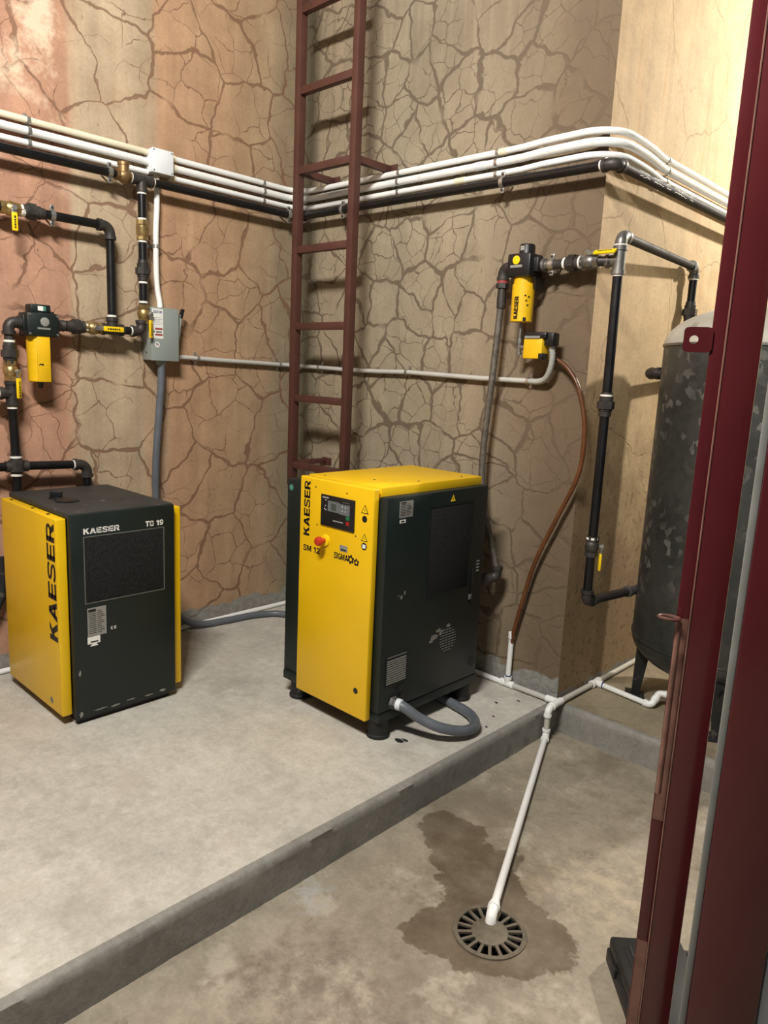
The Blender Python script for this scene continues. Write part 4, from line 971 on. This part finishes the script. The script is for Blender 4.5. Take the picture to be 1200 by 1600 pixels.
# ------------------------------------------------------------------ ladder
LY = -.26
t = thing('wall_ladder', (.51, LY, .85), 'oxide red steel ladder bracketed off the back wall', 'ladder')
for x in (.288, .738): MB().box((x - .021, LY - .024, .86), (x + .021, LY + .024, 5.0), .004).build('rail', M_maroon, t)
rz = [.981, 1.372, 1.778, 2.195, 2.612, 3.017, 3.415, 3.82, 4.22, 4.62]
for z in rz: MB().box((.3085, LY - .020, z - .020), (.7175, LY + .018, z + .020), .003).build('rung', M_maroon, t)
for z in (2.612, 4.22):
    for x in (.288, .738):
        b = MB().box((x - .018, LY + .022, z - .018), (x + .018, -.006, z + .018), .003).build('bracket', M_maroon, t)
        MB().box((x - .020, -.008, z - .022), (x + .060, -.001, z + .022), .002).build('bracket_foot', M_maroon, b)
b = MB().box((.270, LY + .022, .975), (.306, -.006, 1.004), .003).build('bracket', M_maroon, t)
MB().box((.268, -.008, .965), (.348, -.001, 1.010), .002).build('bracket_foot', M_maroon, b)

# ------------------------------------------------------------------ steel tank
TC = V((2.55, .545, 0)); TR = .395
t = thing('air_tank', TC, 'tall galvanised steel air tank standing on short legs', 'tank')
prof = []
for k in range(11):
    a = PI / 2 * k / 10; prof.append((.335 - .190 * math.cos(a), TR * math.sin(a) if k else .002))
prof += [(.345, TR), (.95, TR), (1.40, TR), (1.72, TR)]
MB().lathe(TC, Z, prof, 72).build('shell', M_tank, t, angle=50)
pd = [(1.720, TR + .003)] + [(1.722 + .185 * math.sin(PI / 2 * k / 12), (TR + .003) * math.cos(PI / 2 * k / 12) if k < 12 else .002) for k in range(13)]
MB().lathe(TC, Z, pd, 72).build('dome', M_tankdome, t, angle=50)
MB().ring(TC + V((0, 0, 1.722)), Z, TR - .002, TR + .006, .010, 72).build('weld_seam', M_galv, t)
MB().ring(TC + V((0, 0, .345)), Z, TR - .002, TR + .005, .010, 72).build('weld_seam', M_tank, t)
for a in (206, 296, 26, 116):
    d = V((math.cos(math.radians(a)), math.sin(math.radians(a)), 0)); q = Z.cross(d)
    tp = TC + d * .315 + V((0, 0, .30)); bt_ = TC + d * .345 + V((0, 0, .012))
    m = MB()
    m.add([tp + q * .055 - d * .02, tp - q * .055 - d * .02, tp - q * .055 + d * .045, tp + q * .055 + d * .045, bt_ + q * .028 - d * .015, bt_ - q * .028 - d * .015, bt_ - q * .028 + d * .02, bt_ + q * .028 + d * .02],
          [(0, 1, 2, 3), (4, 7, 6, 5), (0, 4, 5, 1), (1, 5, 6, 2), (2, 6, 7, 3), (3, 7, 4, 0)])
    lg = m.build('leg', M_rubber, t)
    MB().obox(TC + d * .350 + V((0, 0, .006)), d, q, Z, (.045, .050, .006), .002).build('foot_plate', M_rubber, lg)
p = V((2.70, .44, 1.885)); MB().lathe(p, Z, [(-.03, .025), (.05, .025)], 14).lathe(p + V((0, 0, .05)), Z, [(0, .034), (.03, .034)], 8).build('top_port', M_iron, t)
p = TC + V((0, 0, .15)); MB().lathe(p, -Z, [(-.01, .03), (.05, .03), (.052, .02), (.09, .02)], 14).build('drain_port', M_iron, t)
d = V((math.cos(math.radians(300)), math.sin(math.radians(300)), 0)); p = TC + d * (TR - .07) + V((0, 0, .20))
MB().lathe(p, d, [(0, .05), (.09, .05), (.092, .065), (.11, .065), (.112, .04), (.13, .04)], 18).build('sump_valve', M_black, t)

# ------------------------------------------------------------------ red steel door and jamb near the entrance
wv = V((.947, .321, 0)); bk = V((-.321, .947, 0)); z0, z1 = -S, 3.0
def post(a, w, dep, z0, z1, bev=.003):
    c = V(a) + wv * (w / 2) + bk * (dep / 2); return MB().obox((c.x, c.y, (z0 + z1) / 2), wv, bk, Z, (w / 2, dep / 2, (z1 - z0) / 2), bev)
t = thing('door_1', (3.29, -1.86, z0), 'narrow dark red steel door edge with padlock tab and slide bolt', 'door'); t['kind'] = 'structure'
A0 = V((3.246, -1.876, 0))
post(A0 + wv * .021, .050, .040, z0 + .012, z1).build('stile', M_door, t)
post(A0 + bk * .012, .0215, .006, z0 + .012, z1, .001).build('stop_strip', M_door, t)
MB().tube([A0 + wv * .0215 + V((0, 0, z0 + .02)), A0 + wv * .0215 + V((0, 0, z1 - .02))], .0016, 8).build('edge_bead', M_bare, t)
# tab with a hole
tb = MB(); c0 = A0 - wv * .018 + bk * .010 + V((0, 0, 1.611)); n = 32; ri = .0065
hw, hh, cr = .021, .019, .006
def rr(a):
    dx, dy = math.cos(a), math.sin(a); tt = min(hw / max(abs(dx), 1e-6), hh / max(abs(dy), 1e-6)); x_, y_ = dx * tt, dy * tt
    if abs(x_) > hw - cr and abs(y_) > hh - cr:
        l = math.hypot(abs(x_) - hw + cr, abs(y_) - hh + cr)
        if l > cr: x_, y_ = math.copysign(hw - cr + (abs(x_) - hw + cr) * cr / l, x_), math.copysign(hh - cr + (abs(y_) - hh + cr) * cr / l, y_)
    return x_, y_
for dd in (0, .005):
    for k in range(n):
        a = 2 * PI * k / n; x_, y_ = rr(a); tb.v.append(c0 + wv * x_ + V((0, 0, y_)) + bk * dd)
    for k in range(n):
        a = 2 * PI * k / n; tb.v.append(c0 - wv * .006 + wv * math.cos(a) * ri + V((0, 0, math.sin(a) * ri)) + bk * dd)
for k in range(n):
    j = (k + 1) % n
    tb.f += [(k, j, n + j, n + k), (2 * n + k, 3 * n + k, 3 * n + j, 2 * n + j), (k, 2 * n + k, 2 * n + j, j), (n + k, n + j, 3 * n + j, 3 * n + k)]
tb.build('padlock_tab', M_door, t)
# slide bolt
bz = 1.168
MB().cyl(A0 + wv * .006 - bk * .006 + V((0, 0, bz - .005)), A0 + wv * .006 - bk * .006 + V((0, 0, .86)), .0048, 12).build('bolt_rod', M_bare, t)
lpn = [A0 + wv * .006 - bk * .006 + V((0, 0, bz)) + (-wv) * (.016 - .016 * math.cos(2 * PI * k / 16)) + bk * (.010 * math.sin(2 * PI * k / 16)) for k in range(17)]
MB().tube(lpn, .0032, 8).build('bolt_ring', M_maroon, t)
for (za, zb) in ((1.165, .80), (.56, z0 + .012)): post(A0 + wv * .002 + bk * .0112, .017, .0006, za if za < zb else zb, zb if za < zb else za, 0).build('worn_patch', M_bare, t)
B0 = V((3.371, -1.994, 0))
t = thing('door_2', (3.42, -1.98, z0), 'wide dark red steel door jamb with a grey weatherstrip', 'door'); t['kind'] = 'structure'
post(B0 + wv * .010, .092, .045, z0, z1).build('jamb', M_door, t)
post(B0 + bk * .004, .010, .012, z0, z1, .002).build('weatherstrip', M_seal, t)
struct(post(B0 + wv * .105 + bk * .015, .9, .10, z0, z1, .002).build('daylight_panel', M_paleblue), 'pale blue panel standing in for daylight beside the red door jamb', 'wall')  # added panel, coloured in place of the daylight past the jamb

# ------------------------------------------------------------------ black case on the floor by the door
ax = V((.668, -.744, 0)); ay = V((.744, .668, 0)); k0 = V((2.897, -1.168, -S)); CL, CW, CH = .42, .215, .088
cc = k0 + ax * CL / 2 + ay * CW / 2
t = thing('tool_case', cc, 'flat black plastic case lying on the brown floor behind the red door', 'case')
MB().obox(cc + V((0, 0, CH * .27)), ax, ay, Z, (CL / 2, CW / 2, CH * .27), .008).build('base', M_case, t)
ld = MB().obox(cc + V((0, 0, CH * .78)), ax, ay, Z, (CL / 2 - .004, CW / 2 - .004, CH * .22), .010).build('lid', M_case, t)
sc = k0 + ax * .10 + ay * .040 + V((0, 0, CH))
MB().obox(sc, ax, ay, Z, (.055, .008, .0012), .0).build('lid_slot', M_void, ld)
MB().obox(sc + ay * .010, ax, ay, Z, (.058, .003, .003), .001).build('slot_lip', M_case, ld)
hp0 = k0 + ay * (CW - .004) + V((0, 0, CH * .55))
MB().tube(fillet([hp0 + ax * .015, hp0 + ax * .015 + ay * .050, hp0 + ax * .150 + ay * .050, hp0 + ax * .150], .018, 6), .010, 12).build('handle', M_case, t)
for q in (.09, .30): MB().obox(k0 + ax * q - ay * .003 + V((0, 0, CH * .52)), ax, ay, Z, (.016, .004, .014), .002).build('latch', M_case, t)

# ------------------------------------------------------------------ flakes of debris on the plinth
rnd = random.Random(11)
for (x_, y_, sz) in ((1.770, -.860, .020), (1.787, -.838, .014), (1.815, -.40, .009), (1.905, -.36, .007), (1.83, -.23, .008), (1.945, -.47, .006), (1.89, -.13, .007)):
    n = 9; a0 = rnd.uniform(0, 6)
    pts = [(x_ + sz * 1.5 * math.cos(2 * PI * k / n + a0) * rnd.uniform(.4, 1.1), y_ + sz * .7 * math.sin(2 * PI * k / n + a0) * rnd.uniform(.5, 1.1), .0003) for k in range(n)]
    o = MB().prism(pts, (0, 0, .003)).build('debris_flake', M_rubber)
    tag(o, 'dark flake of debris on the pale plinth beside the compressor', 'flake', 'dark flakes beside the compressor')

bpy.context.view_layer.update()
